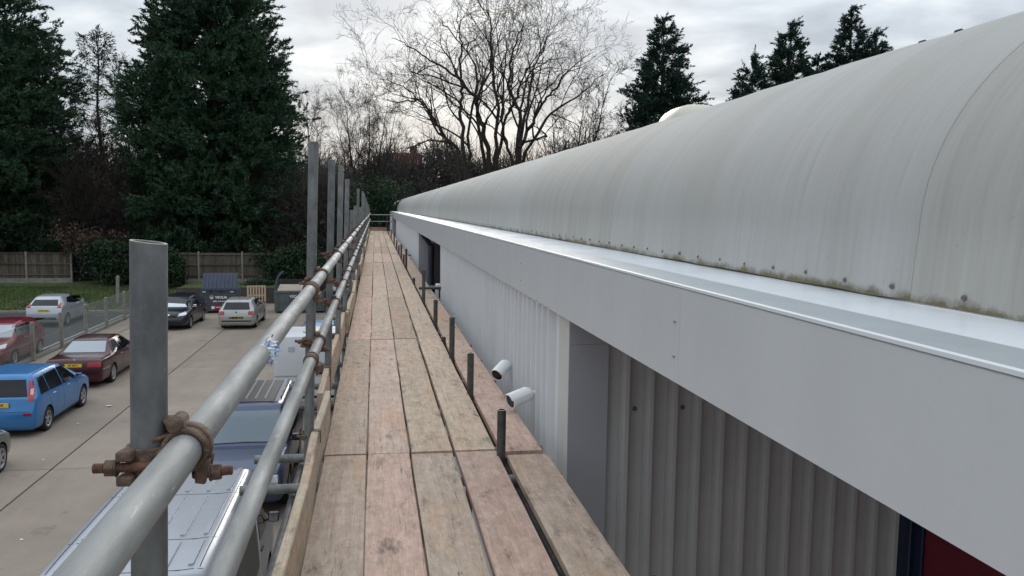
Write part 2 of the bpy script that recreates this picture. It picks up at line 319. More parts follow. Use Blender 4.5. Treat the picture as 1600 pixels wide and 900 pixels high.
# ------------------------------------------------------------------ mesh helpers
class MB:
    def __init__(s): s.v = []; s.f = []
    def add(s, vs, fs):
        o = len(s.v); s.v += [tuple(p) for p in vs]; s.f += [tuple(i + o for i in f) for f in fs]; return s
    def box(s, x0, x1, y0, y1, z0, z1):
        return s.add([(x0, y0, z0), (x1, y0, z0), (x1, y1, z0), (x0, y1, z0), (x0, y0, z1), (x1, y0, z1), (x1, y1, z1), (x0, y1, z1)],
                     [(0, 3, 2, 1), (4, 5, 6, 7), (0, 1, 5, 4), (1, 2, 6, 5), (2, 3, 7, 6), (3, 0, 4, 7)])
    def hexa(s, p):
        return s.add(p, [(0, 3, 2, 1), (4, 5, 6, 7), (0, 1, 5, 4), (1, 2, 6, 5), (2, 3, 7, 6), (3, 0, 4, 7)])
    def tube(s, a, b, r, n=12, r2=None, cap=True, inner=0):
        a = Vector(a); b = Vector(b); d = (b - a).normalized(); r2 = r if r2 is None else r2
        u = d.orthogonal().normalized(); w = d.cross(u)
        vs = []
        for p, q in ((a, r), (b, r2)):
            for i in range(n):
                t = 2 * math.pi * i / n; vs.append(p + (u * math.cos(t) + w * math.sin(t)) * q)
        fs = [(i, (i + 1) % n, n + (i + 1) % n, n + i) for i in range(n)]
        if inner:   # hollow
            for p, q in ((a, inner), (b, inner)):
                for i in range(n):
                    t = 2 * math.pi * i / n; vs.append(p + (u * math.cos(t) + w * math.sin(t)) * q)
            for i in range(n):
                j = (i + 1) % n
                fs += [(2 * n + j, 2 * n + i, 3 * n + i, 3 * n + j), (j, i, 2 * n + i, 2 * n + j), (n + i, n + j, 3 * n + j, 3 * n + i)]
        elif cap: fs += [tuple(range(n - 1, -1, -1)), tuple(range(n, 2 * n))]
        return s.add(vs, fs)
    def ring(s, c, axis, r0, r1, w, n=20, a0=0.0, a1=2 * math.pi, ref=None):
        """flat band round an axis (a pipe-clamp strap)"""
        c = Vector(c); d = Vector(axis).normalized(); u = Vector(ref).normalized() if ref else d.orthogonal().normalized(); k = d.cross(u)
        full = abs(a1 - a0 - 2 * math.pi) < 1e-6; vs = []; m = n if full else n + 1
        for i in range(m):
            t = a0 + (a1 - a0) * i / n; e = u * math.cos(t) + k * math.sin(t)
            for q, h in ((r0, -w / 2), (r1, -w / 2), (r1, w / 2), (r0, w / 2)): vs.append(c + e * q + d * h)
        fs = []
        for i in range(n):
            j = (i + 1) % m
            for q in range(4): fs.append((i * 4 + q, j * 4 + q, j * 4 + (q + 1) % 4, i * 4 + (q + 1) % 4))
        if not full: fs += [(0, 1, 2, 3), (4 * n + 3, 4 * n + 2, 4 * n + 1, 4 * n)]
        return s.add(vs, fs)
    def prism(s, poly, axis, a, b):
        """extrude polygon; axis 0,1,2 is the extrusion axis and poly holds the two other coordinates in order"""
        n = len(poly)
        def P(p, h):
            if axis == 0: return (h, p[0], p[1])
            if axis == 1: return (p[0], h, p[1])
            return (p[0], p[1], h)
        vs = [P(p, a) for p in poly] + [P(p, b) for p in poly]
        return s.add(vs, [(i, (i + 1) % n, n + (i + 1) % n, n + i) for i in range(n)] + [tuple(range(n - 1, -1, -1)), tuple(range(n, 2 * n))])
    def lathe(s, prof, axis='Y', n=20, c=(0, 0, 0)):
        vs = []; m = len(prof)
        for i in range(n):
            t = 2 * math.pi * i / n
            for r, h in prof:
                x, y = r * math.cos(t), r * math.sin(t)
                p = {'Y': (x, h, y), 'Z': (x, y, h), 'X': (h, x, y)}[axis]
                vs.append((p[0] + c[0], p[1] + c[1], p[2] + c[2]))
        fs = []
        for i in range(n):
            j = (i + 1) % n
            for q in range(m - 1): fs.append((i * m + q, i * m + q + 1, j * m + q + 1, j * m + q))
        return s.add(vs, fs)
    def mesh(s, name, material=None, smooth=False, bevel=0.0, segs=1, angle=40):
        me = bpy.data.meshes.new(name); me.from_pydata(s.v, [], s.f)
        bm = bmesh.new(); bm.from_mesh(me); bmesh.ops.recalc_face_normals(bm, faces=bm.faces)
        if bevel:
            ed = [e for e in bm.edges if len(e.link_faces) == 2 and e.calc_face_angle(0) > 0.6]
            bmesh.ops.bevel(bm, geom=ed, offset=bevel, segments=segs, affect='EDGES', profile=0.5)
        if smooth:
            for f in bm.faces: f.smooth = True
            for e in bm.edges:
                if len(e.link_faces) == 2 and e.calc_face_angle(0) > rad(angle): e.smooth = False
        bm.to_mesh(me); bm.free()
        if material: me.materials.append(material)
        return me
    def build(s, name, material, parent=None, **k):
        return link(bpy.data.objects.new(name, s.mesh(name, material, **k)), parent)
def link(o, parent=None):
    COL.objects.link(o)
    if parent: o.parent = parent
    return o
def inst(name, me, parent=None, loc=None, rot=None):
    o = link(bpy.data.objects.new(name, me), parent)
    if loc is not None: o.location = loc
    if rot is not None: o.rotation_euler = rot
    return o
def empty(name, loc=(0, 0, 0), rz=0.0, parent=None):
    o = link(bpy.data.objects.new(name, None), parent); o.location = loc; o.rotation_euler = (0, 0, rz); o.empty_display_size = 0.1; return o
def tag(o, label, cat, group=None):
    o['label'] = label; o['category'] = cat
    if group: o['group'] = group
    return o
def structure(o): o['kind'] = 'structure'; return o
def stuff(o): o['kind'] = 'stuff'; return o
def copy_tree(o, parent=None):
    c = o.copy(); COL.objects.link(c)
    if parent is not None: c.parent = parent
    for ch in o.children: copy_tree(ch, c)
    return c
def text_mesh(body, size, material, name, bold=0.0):
    cu = bpy.data.curves.new(name, 'FONT'); cu.body = body; cu.size = size; cu.align_x = 'CENTER'; cu.align_y = 'CENTER'; cu.extrude = 0.002; cu.offset = bold
    o = bpy.data.objects.new(name, cu); COL.objects.link(o)
    dg = bpy.context.evaluated_depsgraph_get(); me = bpy.data.meshes.new_from_object(o.evaluated_get(dg)); bpy.data.objects.remove(o); bpy.data.curves.remove(cu)
    me.name = name; me.materials.clear(); me.materials.append(material); return me
def np_mesh(name, verts, faces, material, smooth=False):
    """verts (n,3), faces (m,k) arrays"""
    me = bpy.data.meshes.new(name); k = faces.shape[1]
    me.vertices.add(len(verts)); me.vertices.foreach_set('co', verts.astype(np.float32).ravel())
    me.loops.add(faces.size); me.loops.foreach_set('vertex_index', faces.astype(np.int32).ravel())
    me.polygons.add(len(faces)); me.polygons.foreach_set('loop_start', (np.arange(len(faces)) * k).astype(np.int32))
    if smooth: me.polygons.foreach_set('use_smooth', np.ones(len(faces), dtype=bool))
    me.update(calc_edges=True); me.validate(); me.materials.append(material); return me
ORD = ['first', 'second', 'third', 'fourth', 'fifth', 'sixth', 'seventh', 'eighth', 'ninth', 'tenth', 'eleventh', 'twelfth', 'thirteenth',
       'fourteenth', 'fifteenth', 'sixteenth', 'seventeenth', 'eighteenth', 'nineteenth', 'twentieth']
DZ = 4.72            # top of the scaffold deck
EZ = 6.05            # eye height: photo measurements below are given relative to it
BEND = 82.0          # far end of the building
DEND = 47.2          # far end of the deck
exec_parts = []
# ------------------------------------------------------------------ ground, road, bank
def ground():
    mb = MB(); mb.add([(-400, -60, -0.06), (400, -60, -0.06), (400, 900, -0.06), (-400, 900, -0.06)], [(0, 1, 2, 3)])
    structure(mb.build('ground', M['soil']))
    mb = MB(); mb.box(-13.0, 12, -12, 48.4, -0.05, -0.03)
    yard = structure(mb.build('yard', M['joint']))
    xs = [-13.0, -11.9, -7.3, -2.7, 1.9, 6.5, 11.0]; ys = [-12, -4.5, 3.5, 11.5, 19.55, 31.5, 40.2, 48.4]
    for i in range(len(xs) - 1):
        for j in range(len(ys) - 1):
            m2 = MB(); g = 0.022; gy = 0.011; m2.box(xs[i] + g, xs[i + 1] - g, ys[j] + gy, ys[j + 1] - gy, -0.029, 0.0)
            m2.build('concrete_slab', M['concrete'], yard)
    mb = MB(); mb.add([(-60, -30, -0.02), (-13.25, -30, -0.02), (-13.25, 48.4, -0.02), (-60, 48.4, -0.02)], [(0, 1, 2, 3)])
    road = structure(mb.build('road', M['asphalt']))
    mb = MB(); mb.add([(-13.72, 30, -0.014), (-13.64, 30, -0.014), (-13.64, 47.5, -0.014), (-13.72, 47.5, -0.014)], [(0, 1, 2, 3)])
    mb.build('road_marking', M['line'], road)
    mb = MB(); mb.box(-13.25, -13.0, -30, 48.4, -0.05, 0.1); structure(mb.build('kerb', M['fence_post'], bevel=0.02))
    mb = MB(); mb.box(-60, -13.26, 48.42, 48.62, -0.05, 0.1); structure(mb.build('kerb', M['fence_post'], bevel=0.02))
    # grass bank rising to the fence
    rng = np.random.default_rng(3); nx, ny = 60, 16; V = []; F = []
    for j in range(ny):
        for i in range(nx):
            x = -62 + i * 50.0 / (nx - 1); t = j / (ny - 1); y = 48.6 + t * 9.0
            V.append((x, y, -0.03 + 1.0 * (t ** 0.8) + (rng.random() - .5) * 0.06 * (j > 0)))
    for j in range(ny - 1):
        for i in range(nx - 1): a = j * nx + i; F.append((a, a + 1, a + nx + 1, a + nx))
    bank = MB(); bank.add(V, F); structure(bank.build('grass_bank', M['turf'], smooth=True))
    n = 26000; x = rng.uniform(-36, -12.5, n); t = rng.random(n) ** 0.9; y = 48.7 + t * 6.8; z = -0.03 + (t * 6.8 / 9.0) ** 0.8
    h = rng.uniform(.07, .2, n); a = rng.uniform(0, 6.28, n); w = .022
    P = np.zeros((n, 3, 3)); P[:, 0] = np.c_[x - np.cos(a) * w, y - np.sin(a) * w, z]; P[:, 1] = np.c_[x + np.cos(a) * w, y + np.sin(a) * w, z]
    P[:, 2] = np.c_[x + rng.normal(0, .05, n), y + rng.normal(0, .05, n), z + h]
    g = link(bpy.data.objects.new('grass', np_mesh('grass', P.reshape(-1, 3), np.arange(3 * n).reshape(-1, 3), M['grass']))); stuff(g)
    tag(g, 'short rough grass covering the bank below the timber fence', 'grass')
    # raised ground behind the bins and the wood
    V = []; F = []; nx, ny = 40, 24
    for j in range(ny):
        for i in range(nx):
            x = -120 + i * 240.0 / (nx - 1); y = 57.6 + (j / (ny - 1)) ** 1.5 * 240
            V.append((x, y, 0.97 + min(9.0, max(0, (y - 70)) * 0.06) + rng.normal(0, .1)))
    for j in range(ny - 1):
        for i in range(nx - 1): a = j * nx + i; F.append((a, a + 1, a + nx + 1, a + nx))
    hb = MB(); hb.add(V, F); structure(hb.build('woodland_terrain', M['soil'], smooth=True))
    mb = MB(); mb.box(-12.0, 0.6, 52.2, 52.5, -0.05, 1.0); tag(mb.build('retaining_wall', M['brick_wall'], bevel=0.01), 'low dark retaining wall running behind the waste bins', 'wall')
    mb = MB(); mb.add([(-12, 52.45, .93), (1, 52.45, .93), (1, 57.8, 1.0), (-12, 57.8, 1.0)], [(0, 1, 2, 3)]); structure(mb.build('raised_ground', M['turf']))
    mb = MB(); mb.add([(-13, 48.42, -.01), (1, 48.42, -.01), (1, 52.2, -.01), (-13, 52.2, -.01)], [(0, 1, 2, 3)]); structure(mb.build('bin_store_ground', M['concrete']))
ground()
# litter scraps on the concrete
for k, (x, y, s) in enumerate([(-7.9, 25.6, .11), (-8.1, 23.6, .07), (-7.55, 29.4, .16), (-7.75, 20.3, .05), (-6.3, 15.4, .05)]):
    mb = MB(); rr = random.Random(k); pts = []
    for i in range(6):
        t = i * math.pi / 3; pts.append((math.cos(t) * s * rr.uniform(.5, 1), math.sin(t) * s * rr.uniform(.5, 1), rr.uniform(0.003, s * .3)))
    pts += [(0, 0, s * .35), (0, 0, 0.002)]
    mb.add(pts, [(i, (i + 1) % 6, 6) for i in range(6)] + [((i + 1) % 6, i, 7) for i in range(6)])
    o = mb.build('litter', M['white_plastic']); o.location = (x, y, 0.0)
    tag(o, ['crumpled white scrap in front of the blue car beside its front wheel', 'white scrap on concrete level with the blue car rear wheel', 'largest white crumpled scrap beside the maroon saloon rear wheel',
            'tiny white scrap near the grey car front wheel', 'tiny pale scrap on the bare concrete left of the silver van'][k], 'litter', 'scraps of litter on the yard')

# ------------------------------------------------------------------ building
def building():
    root = empty('industrial_building', (1.05, 30, 0))
    tag(root, 'long grey industrial unit with curved eaves roof, deep fascia and ribbed cladding', 'building')
    def put(mb, name, m, par=root, **k):
        o = mb.build(name, m, par, **k)
        if par is root: o.matrix_parent_inverse = Matrix.Translation(root.location).inverted()
        return o
    def child(me, name, par, loc):
        o = inst(name, me, par, loc); return o
    FX = 1.05; ft = EZ - 0.262; fb = EZ - 0.605
    screw_s = MB(); screw_s.lathe([(0.0, -.006), (.0055, -.006), (.0075, -.002), (.0075, 0)], 'X', 10); sm = screw_s.mesh('screw', M['screw_l'], smooth=True)
    # fascia panels with a folded top capping, each panel with its screws
    P = 3.1; y = -3.52; k = 0
    while y < BEND:
        y1 = min(y + P, BEND); mb = MB(); g = 0.0012
        mb.prism([(FX, fb), (FX, ft - .008), (FX + .008, ft), (FX + .02, ft), (FX + .02, fb + .012), (FX + .10, fb + .012), (FX + .10, fb)], 1, y + g * .6, y1 - g * .6)
        fp = put(mb, 'fascia_panel', M['fascia'], smooth=False)
        if y > -1 and k < 12:
            for yy in (y + .045,):
                for zz in (ft - .125, ft - .25):
                    s = inst('screw', sm, fp); s.location = (FX - 0.0005, yy, zz)
        y = y1; k += 1
    y = -3.5
    while y < BEND:
        y1 = min(y + 6.2, BEND); mb = MB()
        mb.prism([(FX + .0005, ft + .002), (FX + .004, ft + .007), (FX + .172, ft + .009), (FX + .172, ft - .004), (FX + .022, ft - .004), (FX + .022, ft + .0005)], 1, y + .001, y1 - .001)
        cp_ = put(mb, 'capping', M['fascia_top'])
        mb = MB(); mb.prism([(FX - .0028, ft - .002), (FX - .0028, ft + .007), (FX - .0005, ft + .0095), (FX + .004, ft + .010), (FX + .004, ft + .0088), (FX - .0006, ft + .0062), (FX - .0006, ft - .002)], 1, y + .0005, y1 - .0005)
        put(mb, 'highlight_lip', M['lip_highlight'], cp_); y = y1  # added strip carrying the painted highlight of the front edge
    mb = MB(); mb.box(FX + .1725, 2.2, -3.5, BEND, ft - .03, ft + .004); put(mb, 'gutter_membrane', M['gutter'])
    mb = MB(); mb.box(FX + .1005, 9.0, -3.5, BEND, fb + .006, fb + .018); put(mb, 'soffit', M['soffit'])
    # curved eaves sheets
    prof = [(1.553, -.252), (1.5535, -.246), (1.566, -.083)]
    for i in range(27):
        t = rad(90) * i / 26; prof.append((2.77 - 1.2 * math.cos(t), -.06 + .85 * math.sin(t)))
    prof += [(4.2, .83), (6.4, .86)]
    th = 0.006
    SW = 3.05; edges = [-3.94, -0.9, 2.15]
    while edges[-1] < BEND - 1: edges.append(min(edges[-1] + SW, BEND))
    scr = MB(); scr.lathe([(0.0, -.013), (.004, -.013), (.006, -.010), (.0065, -.006), (.012, -.005), (.013, 0)], 'X', 10); scm = scr.mesh('roof_screw', M['screw'], smooth=True)
    rr = random.Random(5)
    for k in range(len(edges) - 1):
        y0, y1 = edges[k], edges[k + 1] + (.05 if k < len(edges) - 2 else 0)
        lift = th * 1.15 if k == 2 else .0008 * (k % 2)
        ny = 14; V = []; F = []; n = len(prof); ph = rr.random() * 6
        for side in (0, 1):
            for j in range(ny + 1):
                t = j / ny; yy = y0 + (y1 - y0) * t
                bul = 0.004 * math.sin(t * math.pi) + 0.0022 * math.sin(t * 21 + ph) + 0.0015 * math.sin(t * 47 + ph * 2)
                for i, (x, z) in enumerate(prof):
                    a = prof[max(0, i - 1)]; b = prof[min(n - 1, i + 1)]; dx, dz = b[0] - a[0], b[1] - a[1]; l = math.hypot(dx, dz); nx_, nz_ = -dz / l, dx / l
                    off = lift + bul - (th if side else 0)
                    V.append((x + nx_ * off, yy, z + nz_ * off + 0.252 + (rr.uniform(-.004, .004) if i == 0 else 0)))
        w = n; lay = (ny + 1) * w
        for j in range(ny):
            for i in range(n - 1):
                a = j * w + i; F.append((a, a + 1, a + w + 1, a + w)); F.append((lay + a, lay + a + w, lay + a + w + 1, lay + a + 1))
            F.append((j * w, (j + 1) * w, lay + (j + 1) * w, lay + j * w))
        for i in range(n - 1):
            F.append((i, lay + i, lay + i + 1, i + 1)); a = ny * w + i; F.append((a, a + 1, lay + a + 1, lay + a))
        mb = MB(); mb.add(V, F)
        o = mb.build('roof_sheet', M['roof'], root, smooth=True, angle=50)
        o.matrix_parent_inverse = Matrix.Translation(root.location).inverted(); o.location = (0, 0, EZ - .252)
        if k > 0 and k < 7:      # screws along the bottom lap
            for s_ in range(12):
                yy = y0 + .08 + s_ * .25
                if yy < -0.2 or yy > y1: continue
                s = inst('screw', scm, o); s.location = (1.5555 - lift - .003, yy, .035 + rr.uniform(-.004, .004)); s.rotation_euler = (0, 0.06, 0)
                k_ = rr.uniform(.5, .72); s.scale = (k_, k_, k_)
        if 0 < k < 5:
            cp = MB(); cp.lathe([(0, .02), (.014, .019), (.019, .012), (.02, 0)], 'Z', 10); cpm = cp.mesh('cap', M['black'], smooth=True)
            for yy in ([3.0, 3.22, 3.44] if k == 2 else []):
                s = inst('fixing_cap', cpm, o); s.location = (2.31, yy, .974); s.rotation_euler = (0, -.32, 0)
    # far end closing wall
    mb = MB(); mb.box(1.58, 8.8, BEND - .02, BEND - .005, 0, EZ + .5); put(mb, 'end_wall', M['clad2'])
    # skylight dome
    mb = MB(); V = []; F = []; nu, nv = 20, 7
    for j in range(nv):
        t = rad(90) * j / (nv - 1)
        for i in range(nu):
            a = 2 * math.pi * i / nu; ca, sa = math.cos(a), math.sin(a); q = (abs(ca) ** 4 + abs(sa) ** 4) ** -.25
            V.append((.30 * math.cos(t) ** .7 * ca * q, .42 * math.cos(t) ** .7 * sa * q, .22 * math.sin(t)))
    for j in range(nv - 1):
        for i in range(nu): F.append((j * nu + i, j * nu + (i + 1) % nu, (j + 1) * nu + (i + 1) % nu, (j + 1) * nu + i))
    mb.add(V, F); d = put(mb, 'skylight_dome', M['dome'], smooth=True, angle=70); d.location = (3.22, 8.05, EZ + .86)
    kb = MB(); kb.box(-.34, .34, -.47, .47, -.12, -.002); kb.build('kerb', M['dome'], d, bevel=.01)
    # walls
    def ribbed(axis_len, pitch, rib, depth, z0, z1, fl):
        """profile in plan (s, d): list of points along s with outward distance d"""
        pts = []; s = 0.0
        while s < axis_len:
            pts += [(s, 0), (s + pitch - rib - 2 * fl, 0), (s + pitch - rib - fl, depth), (s + pitch - fl, depth)]; s += pitch
        pts = [(min(a, axis_len), d) for a, d in pts] + [(axis_len, 0)]
        return pts
    WX = 1.10
    def side_wall(y0, y1, name='wall_panel', pitch=.175, m='clad'):
        pts = ribbed(y1 - y0, pitch, .020, .050, 0, 0, .006); V = []; F = []
        for z in (0.0, fb + .01):
            for s, d in pts: V.append((WX - d, y0 + s, z))
        n = len(pts)
        for i in range(n - 1): F.append((i, i + 1, n + i + 1, n + i))
        mb = MB(); mb.add(V, F); o = put(mb, name, M[m]); mb2 = MB()
        return o
    def end_wall(y, x0, x1):
        pts = ribbed(x1 - x0, .148, .024, .066, 0, 0, .020); V = []; F = []
        for z in (0.0, fb + .01):
            for s, d in pts: V.append((x0 + s, y - d, z))
        n = len(pts)
        for i in range(n - 1): F.append((i, n + i, n + i + 1, i + 1))
        mb = MB(); mb.add(V, F); return put(mb, 'recess_cladding', M['clad2'])
    RX = 3.29
    bolt = MB(); bolt.lathe([(0.0, -.016), (.006, -.016), (.008, -.008), (.014, -.006), (.015, 0)], 'Y', 10); bm_ = bolt.mesh('bolt', M['screw'], smooth=True)
    for n, (ya, yb) in enumerate([(4.47, 13.5), (20.7, 42.0), (53.0, BEND - .03)]):
        side_wall(ya + .25, yb - .10)
        mb = MB(); mb.box(WX - .012, WX + .03, ya - .001, ya + .2495, 0, fb + .012); put(mb, 'corner_flashing', M['flash_l'], bevel=.002)
        mb = MB(); mb.box(WX - .012, WX + .03, yb - .0995, yb, 0, fb + .012); put(mb, 'corner_flashing', M['flash_l'], bevel=.002)
        mb = MB(); mb.box(WX - .008, WX + .225, ya - .006, ya - .0015, 0, fb - .16); put(mb, 'return_flashing', M['flash'])
        mb = MB(); mb.box(WX - .008, WX + .225, ya - .006, ya - .0015, fb - .1585, fb + .012); put(mb, 'return_flashing', M['flash'])
        o = end_wall(ya + .04, WX + .222, RX + .02)
        for i in range(6):
            for zz in (EZ - 1.16, EZ - 2.7):
                s = inst('bolt', bm_, o); s.location = (WX + .222 + .035 + .148 + .296 * i, ya + .04, zz)
        mb = MB(); mb.box(WX + .03, RX, yb - .02, yb - .005, 0, fb + .01); put(mb, 'back_return', M['clad2'])
    mb = MB(); mb.box(RX + .03, RX + .06, -3.5, BEND - .03, 0, fb + .01); put(mb, 'inner_wall', M['clad2'])
    # navy door frame and maroon door in the near recess, and a similar dark door in the next recess
    mb = MB(); mb.box(RX - .06, RX + .028, 4.34, 4.50, 0, fb + .008); put(mb, 'door_frame', M['navy'], bevel=.006)
    mb = MB(); mb.box(RX - .035, RX + .028, 4.26, 4.338, 0, fb + .008); put(mb, 'door_jamb', M['navy'], bevel=.004)
    mb = MB(); mb.box(RX - .02, RX + .027, 0.4, 4.258, 0, EZ - 1.70); mb.box(RX - .035, RX + .027, 0.4, 4.258, EZ - 1.695, fb + .008); d = put(mb, 'door', M['maroon_door'], bevel=.004)
    mb = MB(); mb.box(RX - 1.2, RX, 20.60, 20.72, 0, fb); put(mb, 'recess_door', M['brown_door'], bevel=.01)
    mb = MB(); mb.box(WX + .40, WX + .55, 20.45, 20.59, 0, fb); put(mb, 'door_post', M['brown_door'], bevel=.01)
    mb = MB(); mb.tube((WX + .30, 20.5, 0), (WX + .30, 20.5, fb - .35), .055, 14); mb.tube((WX + .30, 20.5, fb - .35), (WX + .06, 20.5, fb - .05), .055, 14); put(mb, 'downpipe', M['navy'], smooth=True)
    mb = MB(); mb.box(WX + .30, WX + 1.6, 52.85, 52.95, 0, fb); put(mb, 'recess_door', M['navy'], bevel=.01)
building()

# ------------------------------------------------------------------ scaffold boards
def board_mesh(k, L=3.885, W=.225, T=.038):
    rr = random.Random(100 + k); n = 14; V = []; F = []
    ph = rr.random() * 6; amp = .0016
    for j in range(n + 1):
        y = L * j / n; e = amp * math.sin(j * .9 + ph); e2 = amp * math.sin(j * .7 + ph * 2); wz = .0018 * math.sin(j * .5 + ph)
        c = .004
        if j in (0, n): y += rr.uniform(-.003, .003)
        x0 = -W / 2 + e; x1 = W / 2 + e2; nick = (.006 if rr.random() < .12 else 0)
        V += [(x0, y, -T), (x1, y, -T), (x1, y, -c - nick), (x1 - c, y, wz), (0, y, wz + .0008), (x0 + c, y, wz), (x0, y, -c)]
    for j in range(n):
        for i in range(7): F.append((j * 7 + i, j * 7 + (i + 1) % 7, (j + 1) * 7 + (i + 1) % 7, (j + 1) * 7 + i))
    F += [tuple(range(6, -1, -1)), tuple(n * 7 + i for i in range(7))]
    mb = MB(); mb.add(V, F); return mb.mesh('scaffold_board', M['board'])
BM = [board_mesh(k) for k in range(5)]
TONES = [(.505, .37, .275), (.585, .405, .325), (.555, .43, .32), (.48, .37, .29), (.615, .45, .365), (.59, .465, .345), (.45, .35, .27)]
lanes = [-.162, .0705, .3045, .5445, .812]
lane_words = ['lane beside the toe board', 'second lane from the toe board', 'third lane from the toe board', 'fourth lane beside the short inner tubes', 'single inner lane next to the wall']
tone_words = ['weathered brown', 'pinkish', 'tan', 'grey-brown', 'pink-stained', 'pale straw-coloured', 'dull brown']
near = [[3, 1, 3, 1, 3], [3, 4, 2, 2, 1], [1, 2, 0, 2, 0], [0, 2, 3, 5, 6]]
rowY = [0.46 + 3.9 * i for i in range(12)]
for r, y in enumerate(rowY):
    for l, x in enumerate(lanes):
        rr = random.Random(r * 17 + l); t = near[r][l] if r < 4 else rr.choice([0, 1, 2, 4, 5, 0, 2])
        o = inst('scaffold_board', BM[(r * 3 + l * 2) % 5]); dx = 0
        o.location = (x + rr.uniform(-.002, .002), y + (rr.uniform(-.012, .012) if l < 4 else rr.uniform(-.05, .02)), DZ + rr.uniform(-.004, .003) - (0.012 if l == 4 else 0))
        o.rotation_euler = (rr.uniform(-.0012, .0012), rr.uniform(-.006, .006), rr.uniform(-.0012, .0012))
        if (r, l) == (0, 4): o.rotation_euler[2] = -.004
        k = rr.uniform(.88, 1.1); c = TONES[t]; o.color = (c[0] * k, c[1] * k, c[2] * k, 1)
        tag(o, '%s board, %s deck row, %s' % (tone_words[t], ORD[r], lane_words[l]), 'scaffold board', 'deck boards of the scaffold')
# toe boards standing on edge
def toe(y0, y1, x, tilt, k):
    rr = random.Random(k * 5 + 1); n = 10; V = []; F = []; T = .038; W = .222; L = y1 - y0
    for j in range(n + 1):
        y = L * j / n; e = .006 * math.sin(j * .8 + k); t = .003 * math.sin(j * 1.7 + k) + (-.010 if (j == 0 and k == 1) else 0)
        V += [(e - T, y, 0), (e, y, 0), (e, y, W - .004 + t), (e - .005, y, W + t), (e - T + .005, y, W + t), (e - T, y, W - .005 + t)]
    for j in range(n):
        for i in range(6): F.append((j * 6 + i, j * 6 + (i + 1) % 6, (j + 1) * 6 + (i + 1) % 6, (j + 1) * 6 + i))
    F += [tuple(range(5, -1, -1)), tuple(n * 6 + i for i in range(6))]
    mb = MB(); mb.add(V, F); o = mb.build('toe_board', M['board']); o.location = (x, y0, DZ - .02); o.rotation_euler = (0, tilt, 0)
    c = [(.48, .39, .28), (.46, .39, .30), (.50, .38, .28)][k % 3]; o.color = (*c, 1); return o
TB = [(-.2, 3.28, -.279), (3.282, 5.05, -.2795), (4.96, 8.86, -.318), (8.865, 12.75, -.284), (12.6, 16.5, -.322), (16.4, 20.3, -.285), (20.2, 24.1, -.323), (24.0, 28, -.285), (27.9, 31.8, -.32), (31.7, 35.6, -.285), (35.5, 39.4, -.32), (39.3, 43.2, -.285), (43.1, 47.1, -.32)]
for k, (a, b, x) in enumerate(TB):
    o = toe(a, b, x, 0.012 if k % 2 else 0.0, k)
    tag(o, 'toe board on edge beside the deck, %s along from the viewer' % ORD[k], 'toe board', 'toe boards along the outer deck edge')
mb = MB(); mb.box(-.27, .66, DEND + .03, DEND + .068, DZ - .02, DZ + .2); o = mb.build('toe_board', M['board'], bevel=.003); o.color = (.36, .22, .18, 1)
tag(o, 'reddish toe board closing the far end of the deck', 'toe board', 'toe boards along the outer deck edge')

# ------------------------------------------------------------------ scaffold tubes
R = .02415
LEAN = math.tan(rad(1.45))
def post_x(z): return -.338 - .0 + (z - DZ) * LEAN
def standard(y, ztop, label, x=None, lean=LEAN, m='galv_v', name='scaffold_standard', group='outer standards along the rail', slant=0.0):
    x0 = -.338 if x is None else x
    root = empty(name, (x0 - DZ * lean, y, 0)); tag(root, label, 'scaffold tube', group)
    mb = MB(); ln = ztop; a = Vector((0, 0, .012)); b = Vector((ln * lean, 0, ln))
    mb.tube(a, b, R, 24, inner=R - .0042)
    if slant:
        for i, v in enumerate(mb.v):
            if v[2] > ln * .9: mb.v[i] = (v[0], v[1], v[2] - (v[0] - b.x) / R * slant)
    mb.build('tube', M[m], root, smooth=True)
    e = MB(); e.ring(b + Vector((0, 0, .0006)), (lean, 0, 1), R - .0040, R - .0002, .001, 24)
    if slant:
        for i, v in enumerate(e.v): e.v[i] = (v[0], v[1], v[2] - (v[0] - b.x) / R * slant)
    e.build('cut_end', M['cutend'], root)
    p = MB(); p.box(-.075, .075, -.075, .075, 0, .012); p.build('base_plate', M['rust'], root, bevel=.003)
    return root
OUT = [(1.18, EZ - .052), (4.14, EZ + .315), (5.85, EZ + .325), (7.4, EZ + .36), (9.1, EZ + .30), (11.0, EZ - .04), (12.9, EZ + .02), (15.0, EZ + .33), (17.6, EZ + .0), (20.2, EZ + .38), (23.0, EZ + .38), (27.6, EZ + .33), (31, EZ + .2), (35, EZ + .1), (39, EZ + .15), (43, EZ + .0), (47, EZ - .1)]
for k, (y, zt) in enumerate(OUT):
    lab = ('nearest upright scaffold tube with sawn top, left foreground' if k == 0 else 'upright outer scaffold standard, %s from the viewer' % ORD[k])
    standard(y, zt, lab, slant=.0024 if k == 0 else 0.0)
INN = [(4.26, .25), (5.72, .30), (7.15, .37), (8.05, .05), (9.15, .3), (11.45, .47), (14.4, .1), (18.0, .43), (19.6, .22), (21.4, .38), (23.6, .25), (26, .3), (29.5, .42), (35, .4), (41, .45), (46.9, .9)]
for k, (y, h) in enumerate(INN):
    standard(y, DZ + h, 'short dark tube stub standing between deck and inner lane, %s from the viewer' % ORD[k], x=.672, lean=0.004, m='dark_tube', name='inner_standard', group='inner standards')
URX, URZ, LRX, LRZ = -.262, EZ - .340, -.279, EZ - .672
